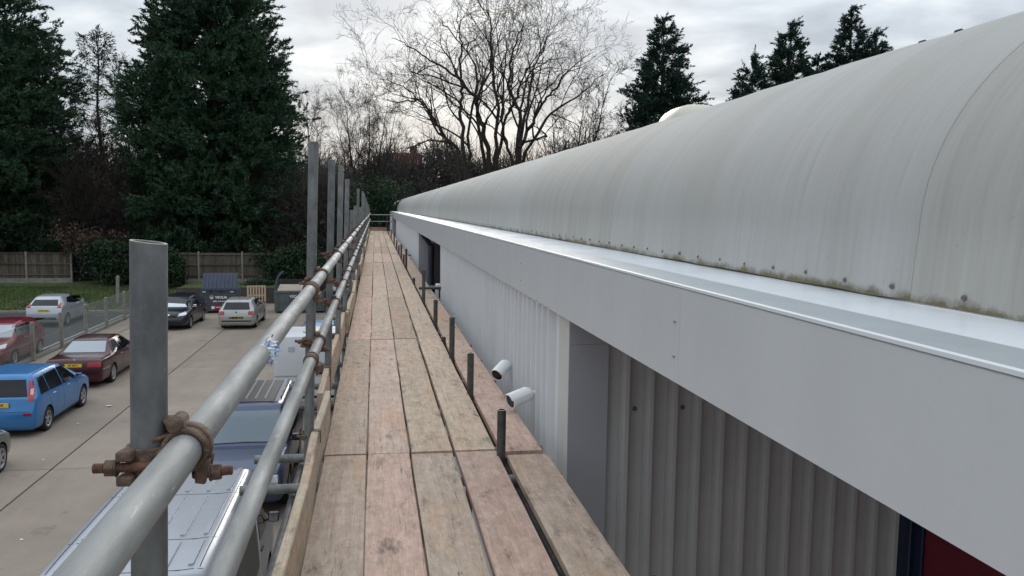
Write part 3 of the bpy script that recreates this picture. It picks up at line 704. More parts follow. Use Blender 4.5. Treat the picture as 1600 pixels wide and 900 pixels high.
def rail(x, z, segs, which, m):
    for k, (a, b) in enumerate(segs):
        root = empty('guard_rail', (x, a, z)); tag(root, '%s guard rail tube, %s length from the viewer' % (which, ORD[k]), 'scaffold tube', which + ' guard rail tubes')
        rr = random.Random(k + len(which)); dx = rr.uniform(-.006, .006) if k else 0
        mb = MB(); mb.tube((0, 0, 0), (dx, b - a, rr.uniform(-.004, .004) if k else 0), R, 28, inner=R - .004); mb.build('tube', M[m], root, smooth=True)
USEG = [(.25, 3.42), (3.424, 9.0), (9.004, 15), (15.004, 21), (21.004, 27), (27.004, 33), (33.004, 39), (39.004, 47.3)]
LSEG = [(.25, 3.62), (3.624, 8.4), (8.404, 14), (14.004, 20), (20.004, 26), (26.004, 32), (32.004, 38), (38.004, 47.3)]
rail(URX, URZ, USEG, 'upper', 'galv'); rail(LRX, LRZ, LSEG, 'lower', 'galv')
# far end rails
for z, w in ((EZ - .42, 'upper'), (EZ - .80, 'lower')):
    mb = MB(); mb.tube((-.5, DEND + .1, z), (1.0, DEND + .1, z), R, 16); o = mb.build('end_rail', M['galv'], smooth=True)
    tag(o, '%s tube rail across the far end of the deck' % w, 'scaffold tube', 'end rails')
# transoms and ledgers below the deck
TR = [2.82, 4.05, 4.55, 5.72, 6.4, 7.28, 8.1, 9.0, 10.4, 11.6, 13.1, 14.35, 16.2, 18.0, 20, 22, 24.2, 26.5, 29, 32, 35, 38, 41, 44, 47]
for k, y in enumerate(TR):
    xr = 1.045 if k in (0, 11, 16) else .96
    xl = -.66 if k in (1, 2, 4) else -.55
    mb = MB(); zz = DZ - .038 - R - .005 + (.012 if k == 11 else 0); mb.tube((xl, y, zz), (xr, y, zz), R, 18, inner=R - .004)
    o = mb.build('transom_tube', M['galv_v'] if k % 3 else M['dark_tube'], smooth=True)
    tag(o, 'horizontal transom tube under the deck boards, %s' % (ORD[k] + ' from the viewer' if k < 20 else ORD[len(TR) - 1 - k] + ' back from the far end') if k != len(TR) - 1 else ('at the far end'), 'scaffold tube', 'transoms under the deck')
for x, w in ((-.405, 'outer'), (.735, 'inner')):
    for k in range(8):
        a, b = .3 + k * 6, .3 + k * 6 + 5.99; b = min(b, 47.3); mb = MB(); zz = DZ - .038 - .005 - 3 * R - .006
        mb.tube((x, a, zz), (x, b, zz), R, 16); o = mb.build('ledger_tube', M['dark_tube'], smooth=True)
        tag(o, '%s ledger tube running under the deck, %s length from the viewer' % (w, ORD[k]), 'scaffold tube', w + ' ledgers')

mb = MB(); mb.tube((.70, 13.25, DZ + .03), (1.085, 13.25, DZ + .03), R, 16); o = mb.build('wall_tie_tube', M['dark_tube'], smooth=True)
tag(o, 'short horizontal tube tying the inner lane to the wall opening', 'scaffold tube')
# couplers
def coupler_proto():
    """right-angle coupler: rail along Y through the origin, standard along Z at (-0.05,0,0)"""
    root = empty('coupler'); w = .046
    g = MB(); g.ring((0, 0, 0), (0, 1, 0), R + .0005, R + .0075, w, 28)
    g.ring((0, 0, 0), (0, 1, 0), R + .006, R + .0105, .012, 28)
    g.tube((-.012, -w / 2 - .002, .036), (-.012, w / 2 + .002, .036), .0105, 14)             # hinge barrel on top
    g.hexa([(-.02, -w / 2 + .004, .026), (.006, -w / 2 + .004, .026), (.006, w / 2 - .004, .026), (-.02, w / 2 - .004, .026), (-.03, -w / 2 + .008, .043), (-.006, -w / 2 + .008, .043), (-.006, w / 2 - .008, .043), (-.03, w / 2 - .008, .043)])
    g.hexa([(-.030, -.020, .016), (-.018, -.020, .024), (-.018, .02, .024), (-.030, .02, .016), (-.056, -.024, .002), (-.050, -.024, .018), (-.050, .02, .018), (-.056, .02, .002)])   # saddle web to the standard
    for s in (-1, 1):                                                                                  # forked lugs holding the T bolt
        g.hexa([(.014, s * .015 - .006, -.018), (.034, s * .015 - .006, -.014), (.034, s * .015 + .006, -.014), (.014, s * .015 + .006, -.018), (.012, s * .013 - .005, -.048), (.026, s * .013 - .005, -.05), (.026, s * .013 + .005, -.05), (.012, s * .013 + .005, -.048)])
    g.build('rail_strap', M['rust'], root, smooth=True, bevel=.0016, angle=50)
    p = MB(); p.ring((-.05, 0, -.016), (0, 0, 1), R + .0005, R + .007, w, 28)
    p.tube((-.018, -.034, -.036), (-.018, -.034, .006), .0105, 14)
    p.hexa([(-.032, -.042, -.036), (-.006, -.030, -.036), (-.006, -.016, -.036), (-.032, -.022, -.036), (-.032, -.040, .006), (-.006, -.028, .006), (-.006, -.016, .006), (-.032, -.022, .006)])
    for s in (-1, 1):
        p.hexa([(-.084, -.044, -.016 + s * .017 - .007), (-.062, -.046, -.016 + s * .017 - .007), (-.060, -.018, -.016 + s * .017 - .007), (-.078, -.014, -.016 + s * .017 - .007),
                (-.084, -.044, -.016 + s * .017 + .007), (-.062, -.046, -.016 + s * .017 + .007), (-.060, -.018, -.016 + s * .017 + .007), (-.078, -.014, -.016 + s * .017 + .007)])
    p.build('standard_strap', M['rust'], root, smooth=True, bevel=.003, segs=2, angle=60)
    def bolt(a, b, nut_at, n=''):
        a = Vector(a); b = Vector(b); d = (b - a).normalized(); q = MB(); q.tube(a, b, .0062, 12)
        L_ = (b - a).length; k = int(L_ / .0035)
        for i in range(k): q.ring(a + d * (L_ * (i + .5) / k), d, .006, .0069, .0014, 12)
        o = q.build('bolt', M['rust2'], root, smooth=True, angle=60); h = MB(); c = Vector(nut_at); h.tube(c - d * .0065, c + d * .0065, .0125, 6); h.tube(c - d * .009, c - d * .0065, .013, 14)
        h.build('nut', M['rust'], o, bevel=.0012)
    bolt((-.022, -.034, -.016), (-.114, -.034, -.016), (-.092, -.034, -.016))
    bolt((.006, 0, -.040), (.060, 0, -.036), (.038, 0, -.038))
    return root
CP = coupler_proto(); first = True
def place_coupler(loc, label, group, rot=(0, 0, 0), sc_=1.0):
    global first
    if first: c = CP; first = False
    else: c = copy_tree(CP)
    c.location = loc; c.rotation_euler = rot; c.scale = (sc_,) * 3; tag(c, label, 'coupler', group); return c
for k, (y, zt) in enumerate(OUT):
    rr = random.Random(k)
    place_coupler((URX, y, URZ), 'rusty coupler clamping the upper rail to the %s outer standard' % ('nearest' if k == 0 else ORD[k]), 'upper rail couplers', rot=(0, 0, 0) if k == 0 else (0, rr.uniform(-.3, .3), 0))
    if k: place_coupler((LRX, y, LRZ), 'rusty coupler clamping the lower rail to the %s outer standard' % ORD[k], 'lower rail couplers', rot=(0, rr.uniform(-.3, .3), 0))
def sleeve(loc, label, me=[]):
    if not me:
        mb = MB(); mb.ring((0, 0, 0), (0, 1, 0), R + .0004, R + .005, .11, 24); mb.ring((0, -.03, 0), (0, 1, 0), R + .004, R + .008, .012, 24); mb.ring((0, .03, 0), (0, 1, 0), R + .004, R + .008, .012, 24)
        mb.box(.018, .040, -.05, .05, -.034, -.016); mb.box(.012, .034, -.05, .05, -.050, -.036); mb.tube((.026, -.025, -.062), (.026, -.025, -.008), .006, 8); mb.tube((.026, .025, -.062), (.026, .025, -.008), .006, 8)
        me.append(mb.mesh('sleeve_coupler', M['rust'], smooth=True, angle=50))
    o = inst('sleeve_coupler', me[0], None, loc); tag(o, label, 'coupler', 'rail sleeve couplers')
for k in range(1, 6):
    sleeve((URX, USEG[k][0], URZ), 'sleeve coupler joining the upper rail tubes, %s from the viewer' % ORD[k - 1])
    sleeve((LRX, LSEG[k][0], LRZ), 'sleeve coupler joining the lower rail tubes, %s from the viewer' % ORD[k - 1])
# toe board clips: a strap over the board top with a clamp on the standard
def clip(y, x, label, me=[]):
    if not me:
        mb = MB(); t = .004
        mb.box(-.044, .006, -.02, .02, .222, .226); mb.box(.002, .006, -.02, .02, .16, .2218); mb.box(-.044, -.040, -.02, .02, .14, .2218)
        mb.tube((-.04, 0, .19), (-.115, 0, .195), .0065, 8); mb.tube((-.075, -.02, .192), (-.075, .02, .192), .011, 8); mb.tube((-.1, 0, .194), (-.1, 0, .194 + .001), .012, 6)
        mb.ring((-.066, .03, .19), (0, 0, 1), R, R + .006, .04, 18)
        me.append(mb.mesh('toe_board_clip', M['rust'], bevel=.001))
    o = inst('toe_board_clip', me[0], None, (x, y, DZ - .02)); tag(o, label, 'clip', 'toe board clips')
for k, (y, x) in enumerate([(4.16, -.279), (5.82, -.318), (7.37, -.318), (9.07, -.284), (10.97, -.284), (12.87, -.322), (14.97, -.322), (17.57, -.285)]):
    clip(y - .03, x, 'rusty clip holding the toe board, %s from the viewer' % ORD[k])
# torn tape knotted round the upper rail
def tape():
    root = empty('torn_tape', (URX, 1.94, URZ)); tag(root, 'frayed blue and clear tape scraps wound round the upper rail', 'tape'); rr = random.Random(4)
    for nm, mt, n in (('blue_strand', 'tape_b', 60), ('clear_strand', 'tape_w', 90)):
        mb = MB()
        for i in range(n):
            a = rr.uniform(-2.4, 1.2); y = rr.gauss(0, .028); r = R + .001 + abs(rr.gauss(0, .004)); p = Vector((r * math.cos(a), y, r * math.sin(a)))
            d = Vector((rr.gauss(0, 1), rr.gauss(0, .6), rr.gauss(0, 1))).normalized() * rr.uniform(.006, .016); s = d.orthogonal().normalized() * rr.uniform(.0012, .003)
            q = p + d; mb.add([p - s, p + s, q + s * .6, q - s * .6], [(0, 1, 2, 3)])
        mb.build(nm, M[mt], root)
tape()

# ------------------------------------------------------------------ security cameras on the wall
def cctv(y, z, aim, label):
    root = empty('security_camera', (1.098, y, z)); tag(root, label, 'security camera', 'security cameras on the pale wall'); root.scale = (1.06,) * 3
    mb = MB(); mb.lathe([(0, -.014), (.030, -.014), (.036, -.008), (.036, -.0005), (0, -.0005)], 'X', 20); mb.build('mount', M['white_plastic'], root, smooth=True)
    j = Vector((-.062, -.012, .004))
    mb = MB(); mb.tube((-.012, 0, 0), j, .020, 14, r2=.017); mb.lathe([(0, -.022), (.014, -.018), (.021, -.006), (.021, .006), (.014, .018), (0, .022)], 'Z', 14, j); mb.build('arm', M['white_plastic'], root, smooth=True)
    d = Vector(aim).normalized(); q = d.to_track_quat('Y', 'Z').to_matrix().to_4x4(); q.translation = j + d * .0
    prof = [(0, -.004), (.030, -.002), (.041, .010), (.0455, .05), (.0475, .135), (.049, .150), (.049, .166), (.043, .1665), (.043, .158)]
    mb = MB(); mb.lathe(prof, 'Y', 26); b = mb.build('body', M['white_plastic'], root, smooth=True, angle=55); b.matrix_local = q
    mb = MB(); mb.lathe([(0.0, .1605), (.012, .1605), (.013, .159), (.043, .1585)], 'Y', 26); mb.build('lens', M['lens'], b, smooth=True)
    mb = MB(); mb.ring((0, .105, 0), (0, 1, 0), .0490, .0510, .15, 18, a0=rad(20), a1=rad(160), ref=(1, 0, 0)); [mb.v.__setitem__(i, (v[0], v[1], -v[2])) for i, v in enumerate(mb.v)] if sum(v[2] for v in mb.v) < 0 else None; mb.build('sun_shield', M['white_plastic'], b, smooth=True)
cctv(6.30, EZ - 1.228, (-.56, -.70, -.34), 'white security camera further along the pale wall, showing its dark lens')
cctv(5.30, EZ - 1.236, (-.86, -.42, -.20), 'white security camera nearer the corner flashing, lens turned away')
root = empty('alarm_box', (1.05, 13.38, EZ - 1.50)); tag(root, 'white rounded box on the far corner of the pale wall', 'alarm box')
mb = MB(); mb.box(-.07, .03, -.05, .05, 0, .26); mb.build('casing', M['white_plastic'], root, bevel=.02, segs=3)
mb = MB(); mb.box(-.02, .025, -.064, -.0505, .03, .22); mb.build('cover', M['black'], root, bevel=.004)

# ------------------------------------------------------------------ vehicles
def cr(P, t, ten=0.38):
    """cardinal spline through the list of numpy points P at parameter t"""
    n = len(P); i = min(int(t), n - 2); u = t - i
    p0, p1, p2, p3 = P[max(i - 1, 0)], P[i], P[i + 1], P[min(i + 2, n - 1)]
    m1 = (p2 - p0) * ten; m2 = (p3 - p1) * ten
    return (2 * u ** 3 - 3 * u ** 2 + 1) * p1 + (u ** 3 - 2 * u ** 2 + u) * m1 + (-2 * u ** 3 + 3 * u ** 2) * p2 + (u ** 3 - u ** 2) * m2
def body_mesh(st, W, su=4, sv=4):
    """st: stations from rear to front (x, half-width factor, z bottom, z mid, z belt, top half-width factor, z top edge, z top)"""
    rings = []
    for (x, wf, zb, zm, zl, tf, ze, zt) in st:
        w = W / 2 * wf; wt = W / 2 * tf
        rings.append(np.array([(x, 0, zb), (x, .82 * w, zb), (x, .965 * w, zb + .10), (x, w, zm), (x, .975 * w, zl), (x, wt, ze), (x, wt * .62, zt - (zt - ze) * .12), (x, 0, zt)]))
    nv = (8 - 1) * sv; nu = (len(st) - 1) * su; G = np.zeros((nu + 1, nv + 1, 3))
    fine = [[cr(list(r), k / sv, .32) for k in range(nv + 1)] for r in rings]
    for k in range(nv + 1):
        col = [f[k] for f in fine]
        for j in range(nu + 1): G[j, k] = cr(col, j / su, .30)
    V = []; idx = {}
    for j in range(nu + 1):
        for k in range(nv + 1):
            p = G[j, k]; idx[(j, k, 1)] = len(V); V.append((p[0], p[1], p[2]))
            if k in (0, nv): idx[(j, k, -1)] = idx[(j, k, 1)]
            else: idx[(j, k, -1)] = len(V); V.append((p[0], -p[1], p[2]))
    F = []
    for j in range(nu):
        for k in range(nv):
            a, b, c, d = (j, k), (j, k + 1), (j + 1, k + 1), (j + 1, k)
            F.append(tuple(idx[(*q, 1)] for q in (a, b, c, d))); F.append(tuple(idx[(*q, -1)] for q in (d, c, b, a)))
    for j in (0, nu):
        for k in range(nv):
            q = [idx[(j, k, 1)], idx[(j, k + 1, 1)], idx[(j, k + 1, -1)], idx[(j, k, -1)]]; q2 = []
            for i in q:
                if i not in q2: q2.append(i)
            if len(q2) >= 3: F.append(tuple(q2))
    return V, F
WHEEL = {}
def wheel_mesh(r, w, spokes, rimr):
    key = (r, w, spokes, rimr)
    if key in WHEEL: return WHEEL[key]
    t = MB(); t.lathe([(rimr, -w / 2 + .01), (rimr + .02, -w / 2), (r - .03, -w / 2 + .002), (r - .008, -w / 2 + .02), (r, -w / 2 + .05), (r, w / 2 - .05), (r - .008, w / 2 - .02), (r - .03, w / 2 - .002), (rimr + .02, w / 2), (rimr, w / 2 - .01)], 'Y', 28)
    tm = t.mesh('tyre', M['tyre'], smooth=True, angle=50)
    q = MB(); o = w / 2
    q.lathe([(rimr - .035, o - .03), (rimr - .018, o - .012), (rimr + .004, o - .004), (rimr + .004, o - .02), (rimr - .012, -w / 2 + .02), (rimr - .012, -w / 2 + .02)], 'Y', 28)
    q.lathe([(0, o - .02), (.055, o - .022), (.06, o - .05), (0, o - .06)], 'Y', 16)
    for i in range(spokes):
        a = 2 * math.pi * i / spokes; ca, sa = math.cos(a), math.sin(a); h1, h2 = .034, .024 + .05 / spokes; pts = []
        for yy, in ((o - .05,), (o - .022,)):
            for rr_, hh in ((.04, -h1), (rimr - .02, -h2), (rimr - .02, h2), (.04, h1)): pts.append((rr_ * ca - hh * sa, yy, rr_ * sa + hh * ca))
        q.hexa(pts)
    rm = q.mesh('rim', M['alloy'], smooth=True, angle=40)
    d = MB(); d.lathe([(0, o - .075), (rimr - .02, o - .07)], 'Y', 20); dm = d.mesh('brake_disc', M['under'])
    WHEEL[key] = (tm, rm, dm); return WHEEL[key]

class Car:
    def __init__(s, name, label, cat, st, W, pm, wb, axle_r, wr=.31, rimr=.205, ww=.2, spokes=5, loc=(0, 0), head=0.0, under=None):
        """local frame: +x forward, y to the car's left, origin on the ground in the middle of the length"""
        s.W = W; s.st = st
        s.root = empty(name, (loc[0], loc[1], 0), head); tag(s.root, label, cat, 'vehicles parked in the yard')
        V, F = body_mesh(st, W); me = bpy.data.meshes.new('body'); me.from_pydata(V, [], F)
        bm = bmesh.new(); bm.from_mesh(me); bmesh.ops.remove_doubles(bm, verts=bm.verts, dist=.0004); bmesh.ops.recalc_face_normals(bm, faces=bm.faces); bm.to_mesh(me); bm.free()
        s.bvh = BVHTree.FromPolygons([v.co.copy() for v in me.vertices], [tuple(p.vertices) for p in me.polygons])
        me.materials.append(pm); tmp = bpy.data.objects.new('tmp', me); COL.objects.link(tmp); cut = []
        s.ax = (axle_r, axle_r + wb)
        for x in s.ax:
            for sd in (-1, 1):
                c = MB(); yo = sd * W * .5; c.tube((x, yo - sd * (ww + .07), wr), (x, yo + sd * .2, wr), wr + .045, 32); co = bpy.data.objects.new('cut', c.mesh('cut', M['under'])); COL.objects.link(co); cut.append(co)
                md = tmp.modifiers.new('b', 'BOOLEAN'); md.object = co; md.operation = 'DIFFERENCE'; md.solver = 'MANIFOLD'; md.material_mode = 'TRANSFER'
        dg = bpy.context.evaluated_depsgraph_get(); me2 = bpy.data.meshes.new_from_object(tmp.evaluated_get(dg))
        bpy.data.objects.remove(tmp)
        for c in cut: bpy.data.objects.remove(c)
        me2.name = 'body'; bm = bmesh.new(); bm.from_mesh(me2)
        for f in bm.faces: f.smooth = True
        for e in bm.edges:
            if len(e.link_faces) == 2 and e.calc_face_angle(0) > rad(38): e.smooth = False
        bm.to_mesh(me2); bm.free()
        s.body = link(bpy.data.objects.new('body', me2), s.root)
        tm, rm, dm = wheel_mesh(wr, ww, spokes, rimr)
        for x in s.ax:
            for sd in (1, -1):
                t = inst('wheel', tm, s.root, (x, sd * (W / 2 - ww / 2 - .015), wr), (0, 0.3 * x, 0 if sd > 0 else math.pi)); inst('rim', rm, t); inst('brake_disc', dm, t)
    def patch(s, name, m, q, axis, sign, par=None, off=.006, n=8, k=8, thick=True):
        """drape a quad on the body. axis 'y': q holds (x,z) corners, cast from the side; axis 'x': q holds (y,z); axis 'z': q holds (x,y)"""
        q = [Vector((*p, 0)) for p in q]; V = []; ok = True
        for j in range(k + 1):
            for i in range(n + 1):
                u, v = i / n, j / k; p = (q[0] * (1 - u) + q[1] * u) * (1 - v) + (q[3] * (1 - u) + q[2] * u) * v
                if axis == 'y': o = Vector((p.x, sign * 3, p.y)); d = Vector((0, -sign, 0))
                elif axis == 'x': o = Vector((sign * 5, p.x, p.y)); d = Vector((-sign, 0, 0))
                else: o = Vector((p.x, p.y, 4)); d = Vector((0, 0, -1))
                h, nn, _, _ = s.bvh.ray_cast(o, d)
                if axis == 'x':                     # stay on the end face: pull in points that slide round the corner
                    for tt in range(14):
                        if h is not None and abs(nn.dot(d)) > .30: break
                        o.y *= .965; h, nn, _, _ = s.bvh.ray_cast(o, d)
                if h is None: h = o + d * (3 - s.W / 2 if axis == 'y' else 3); nn = -d
                if nn.dot(d) > 0: nn = -nn
                V.append((h, nn))
        vs = [h + nn * off for h, nn in V] + [h - nn * .004 for h, nn in V]; F = []; w = n + 1; L_ = len(V)
        for j in range(k):
            for i in range(n): a = j * w + i; F.append((a, a + 1, a + w + 1, a + w))
        rim = [i for i in range(n)] + [n + j * w for j in range(k)] + [k * w + i for i in range(n, 0, -1)] + [j * w for j in range(k, 0, -1)]
        for a, b in zip(rim, rim[1:] + rim[:1]): F.append((b, a, a + L_, b + L_))
        mb = MB(); mb.add(vs, F); return mb.build(name, m, par or s.root, smooth=True, angle=40)
    def plate(s, x, z, txt, m, face, w=.52, h=.115, tilt=0.0, size=.098):
        p = MB(); p.box(-.006, .006, -w / 2, w / 2, -h / 2, h / 2); o = p.build('number_plate', m, s.root, bevel=.003); o.location = (x, 0, z); o.rotation_euler = (0, tilt, 0)
        t = inst('plate_lettering', text_mesh(txt, size, M['text_black'], 'plate_lettering', .0012), o, (face * .0075, 0, 0), (rad(90), 0, rad(90) * face)); return o
    def side(s, x, z, m, sd, name='door_handle', dx=.17, dz=.028, d=.03):
        h, nn, _, _ = s.bvh.ray_cast(Vector((x, sd * 3, z)), Vector((0, -sd, 0))); y = h.y if h else sd * s.W / 2
        b = MB(); b.box(x - dx / 2, x + dx / 2, y - .01, y + .01 if sd < 0 else y + d - .01, z - dz / 2, z + dz / 2) if sd > 0 else b.box(x - dx / 2, x + dx / 2, y - d + .01, y + .01, z - dz / 2, z + dz / 2)
        return b.build(name, m, s.root, bevel=.006)
    def mirror(s, x, z, m):
        for sd in (1, -1):
            h, nn, _, _ = s.bvh.ray_cast(Vector((x, sd * 3, z)), Vector((0, -sd, 0))); y = h.y if h else sd * s.W / 2
            b = MB(); y2 = y + sd * .19; ya, yb = min(y + sd * .03, y2), max(y + sd * .03, y2); b.box(x - .05, x + .06, ya, yb, z - .01, z + .13); b.box(x - .02, x + .03, min(y - sd * .02, y + sd * .05), max(y - sd * .02, y + sd * .05), z + .0, z + .04)
            o = b.build('door_mirror', m, s.root, bevel=.02, segs=2); g = MB(); g.box(x - .0545, x - .0505, ya + .015, yb - .015, z + .01, z + .115); g.build('mirror_glass', M['chrome'], o)
    def lines(s, xs, z0, z1, m=None, sd=(1, -1)):
        for x in xs:
            for k in sd: s.patch('door_gap', M['under'], [(x - .004, z0), (x + .004, z0), (x + .004, z1), (x - .004, z1)], 'y', k, n=1, k=10, off=.0015)

def hatch(L, H, hood, belt, rr=.45, rake=.95, nose=.12, zb=.20, tail=.93, hl=1.05, wf=.80, roof_tf=.66, backs=.10):
    """stations of a hatchback/MPV of length L, from rear to front"""
    b = -L / 2; f = L / 2; return [
        (b, .90, zb + .10, .50, .62, .80, .66, .67), (b + .04, .95, zb + .04, .56, .76, .86, .80, .81), (b + backs, .975, zb, .60, tail - .06, .88, tail - .01, tail + .01),
        (b + backs + .05, .98, zb, .62, tail, .82, tail + .05, tail + .06), (b + rr, 1.0, zb - .02, .62, belt + .02, roof_tf + .02, H - .09, H - .045), (b + rr + .35, 1.0, zb - .03, .62, belt, roof_tf + .03, H - .05, H - .005),
        (b + L * .42, 1.0, zb - .03, .60, belt - .02, roof_tf + .04, H - .045, H), (f - hl - rake - .25, 1.0, zb - .03, .60, belt - .05, roof_tf + .02, H - .07, H - .035), (f - hl - rake + .02, 1.0, zb - .03, .60, belt - .06, roof_tf - .0, H - .13, H - .09),
        (f - hl, 1.0, zb - .02, .58, hood - .09, wf, hood - .01, hood + .02), (f - hl + .12, .995, zb - .02, .57, hood - .12, .82, hood - .04, hood - .015), (f - .42, .96, zb, .54, hood - .20, .76, hood - .11, hood - .08),
        (f - nose, .88, zb + .02, .50, hood - .30, .66, hood - .22, hood - .19), (f - .03, .76, zb + .06, .44, .56, .58, .60, .61), (f, .62, zb + .12, .40, .50, .45, .52, .53)]
UP = rad(90)      # heading: car's +x to world +y
# --- blue MPV (rear view, facing away)
P_blue = paint('blue_paint', (0.035, 0.19, 0.46))
st = hatch(4.37, 1.60, 1.0, 1.02, rr=.42, rake=1.12, hl=.86, tail=1.02, roof_tf=.70)
c = Car('parked_car', 'bright blue people carrier seen from behind with red upright tail lamps', 'car', st, 1.83, P_blue, 2.64, -1.37, wr=.325, rimr=.215, loc=(-9.52, 24.42), head=UP)
c.patch('rear_window', M['glass'], [(-.66, 1.06), (.66, 1.06), (.56, 1.47), (-.56, 1.47)], 'x', -1)
c.patch('windscreen', M['screen'], [(-.70, 1.04), (.70, 1.04), (.56, 1.46), (-.56, 1.46)], 'x', 1)
for k in (1, -1):
    c.patch('quarter_window', M['glass'], [(-1.78, 1.06), (-1.22, 1.05), (-1.22, 1.47), (-1.56, 1.46)], 'y', k)
    c.patch('side_window', M['glass'], [(-1.16, 1.05), (-.32, 1.02), (-.36, 1.49), (-1.16, 1.475)], 'y', k)
    c.patch('side_window', M['glass'], [(-.24, 1.02), (.88, .985), (.30, 1.44), (-.27, 1.49)], 'y', k)
    tl = c.patch('tail_lamp', M['tail'], [(k * .70, .96), (k * .84, .96), (k * .76, 1.44), (k * .63, 1.44)], 'x', -1, off=.02, k=10); c.patch('reverse_lens', M['tail_w'], [(k * .73, 1.10), (k * .79, 1.10), (k * .765, 1.24), (k * .71, 1.24)], 'x', -1, par=tl, off=.026)
    c.patch('reflector', M['tail'], [(k * .60, .60), (k * .80, .60), (k * .80, .66), (k * .60, .66)], 'x', -1, off=.012)
    c.patch('headlamp', M['headlamp'], [(k * .50, .70), (k * .78, .74), (k * .76, .84), (k * .52, .80)], 'x', 1, off=.012)
    for x in (-.95, .1): c.side(x, .93, P_blue, k)
c.patch('bumper_groove', M['under'], [(-.84, .69), (.84, .69), (.84, .70), (-.84, .70)], 'x', -1, n=16, k=1, off=.002)
c.lines([-1.2, -.28, .78], .32, 1.0); c.mirror(.72, 1.0, P_blue); c.plate(-2.185, .88, 'S8 TVE', M['plate_y'], -1)
c.side(.0, .24, M['under'], 1, 'sill', 2.2, .06, .02); c.side(.0, .24, M['under'], -1, 'sill', 2.2, .06, .02)
o = inst('badge', text_mesh('Ford', .10, M['chrome'], 'badge', .001), c.root, (-2.14, .1, 1.0), (rad(80), 0, -UP))

# --- maroon saloon
P_mar = paint('maroon_paint', (0.060, 0.012, 0.016), .3, .28)
def saloon(L, H, zb=.19):
    b, f = -L / 2, L / 2
    return [(b, .86, zb + .14, .46, .58, .78, .62, .63), (b + .04, .93, zb + .06, .55, .78, .84, .86, .88), (b + .16, .96, zb + .02, .58, .90, .84, .955, .975), (b + .80, .99, zb, .60, .92, .84, .975, 1.0), (b + 1.0, 1.0, zb, .60, .93, .80, 1.0, 1.02),
            (b + 1.70, 1.0, zb - .02, .60, .93, .64, H - .10, H - .06), (b + 2.1, 1.0, zb - .03, .60, .92, .66, H - .06, H - .01), (b + 2.6, 1.0, zb - .03, .60, .91, .66, H - .06, H), (b + 3.05, 1.0, zb - .03, .60, .90, .63, H - .11, H - .07),
            (b + 3.72, 1.0, zb - .02, .58, .88, .82, .95, .98), (b + 3.9, 1.0, zb - .02, .58, .86, .82, .93, .95), (f - .35, .97, zb, .55, .76, .80, .83, .85), (f - .06, .92, zb + .05, .5, .66, .76, .74, .76), (f, .86, zb + .12, .44, .56, .70, .60, .61)]
c = Car('parked_car', 'dark maroon saloon with pale sky reflection painted on its rear window parked by the wire fence', 'car', saloon(4.98, 1.43), 1.86, P_mar, 2.93, -1.40, wr=.325, rimr=.225, spokes=7, loc=(-9.72, 30.6), head=UP)
c.patch('rear_window', M['screen_sky_painted'], [(-.66, 1.04), (.66, 1.04), (.54, 1.33), (-.54, 1.33)], 'x', -1)
c.patch('windscreen', M['screen'], [(-.70, 1.02), (.70, 1.02), (.54, 1.32), (-.54, 1.32)], 'x', 1)
for k in (1, -1):
    c.patch('side_window', M['glass'], [(-1.25, .985), (-.42, .965), (-.42, 1.33), (-.86, 1.315)], 'y', k)
    c.patch('side_window', M['glass'], [(-.34, .965), (.92, .95), (.46, 1.30), (-.34, 1.335)], 'y', k)
    c.patch('tail_lamp', M['tail'], [(k * .42, .72), (k * .85, .72), (k * .83, .87), (k * .44, .87)], 'x', -1, off=.012)
    c.patch('bumper_trim', M['alloy'], [(-2.42, .62), (-1.86, .62), (-1.86, .645), (-2.42, .645)], 'y', k, off=.012)
    for x in (-.55, .35): c.side(x, .86, P_mar, k)
c.patch('boot_gap', M['under'], [(-.70, .70), (.70, .70), (.70, .708), (-.70, .708)], 'x', -1, n=10, k=1, off=.002)
c.lines([-.38, .95], .3, .92); c.mirror(.82, .92, P_mar); c.plate(-2.475, .78, '87 BVY', M['plate_y'], -1)
mb = MB(); mb.lathe([(0, -.012), (.035, -.012), (.04, 0)], 'X', 16); mb.build('badge', M['chrome'], c.root, smooth=True).location = (-2.40, 0, .93)

# --- silver small hatch beyond the wire fence
P_sil = paint('silver_paint', (0.44, 0.47, 0.50), .5, .34)
c = Car('parked_car', 'silver three door hatchback on the road below the grass bank', 'car', hatch(3.95, 1.48, .96, 1.0, rr=.62, rake=.95, tail=.98), 1.72, P_sil, 2.49, -1.28, wr=.305, loc=(-15.95, 44.6), head=UP - .02)
c.patch('rear_window', M['glass'], [(-.63, 1.03), (.63, 1.03), (.53, 1.30), (-.53, 1.30)], 'x', -1)
c.patch('windscreen', M['screen'], [(-.66, 1.0), (.66, 1.0), (.52, 1.36), (-.52, 1.36)], 'x', 1)
for k in (1, -1):
    c.patch('side_window', M['glass'], [(-1.12, 1.13), (-.30, 1.04), (-.32, 1.38), (-.85, 1.345)], 'y', k); c.patch('side_window', M['glass'], [(-.24, 1.03), (.78, .97), (.30, 1.33), (-.26, 1.38)], 'y', k)
    c.patch('tail_lamp', M['tail'], [(k * .62, .92), (k * .80, .94), (k * .74, 1.18), (k * .62, 1.06)], 'x', -1, off=.014); c.side(-.1, .92, P_sil, k)
c.patch('bumper_insert', M['under'], [(-.62, .34), (.62, .34), (.55, .47), (-.55, .47)], 'x', -1, off=.008)
c.mirror(.62, .98, P_sil); c.plate(-1.965, .80, 'CE07 XWK', M['plate_y'], -1, size=.085); c.lines([.80], .3, .96)

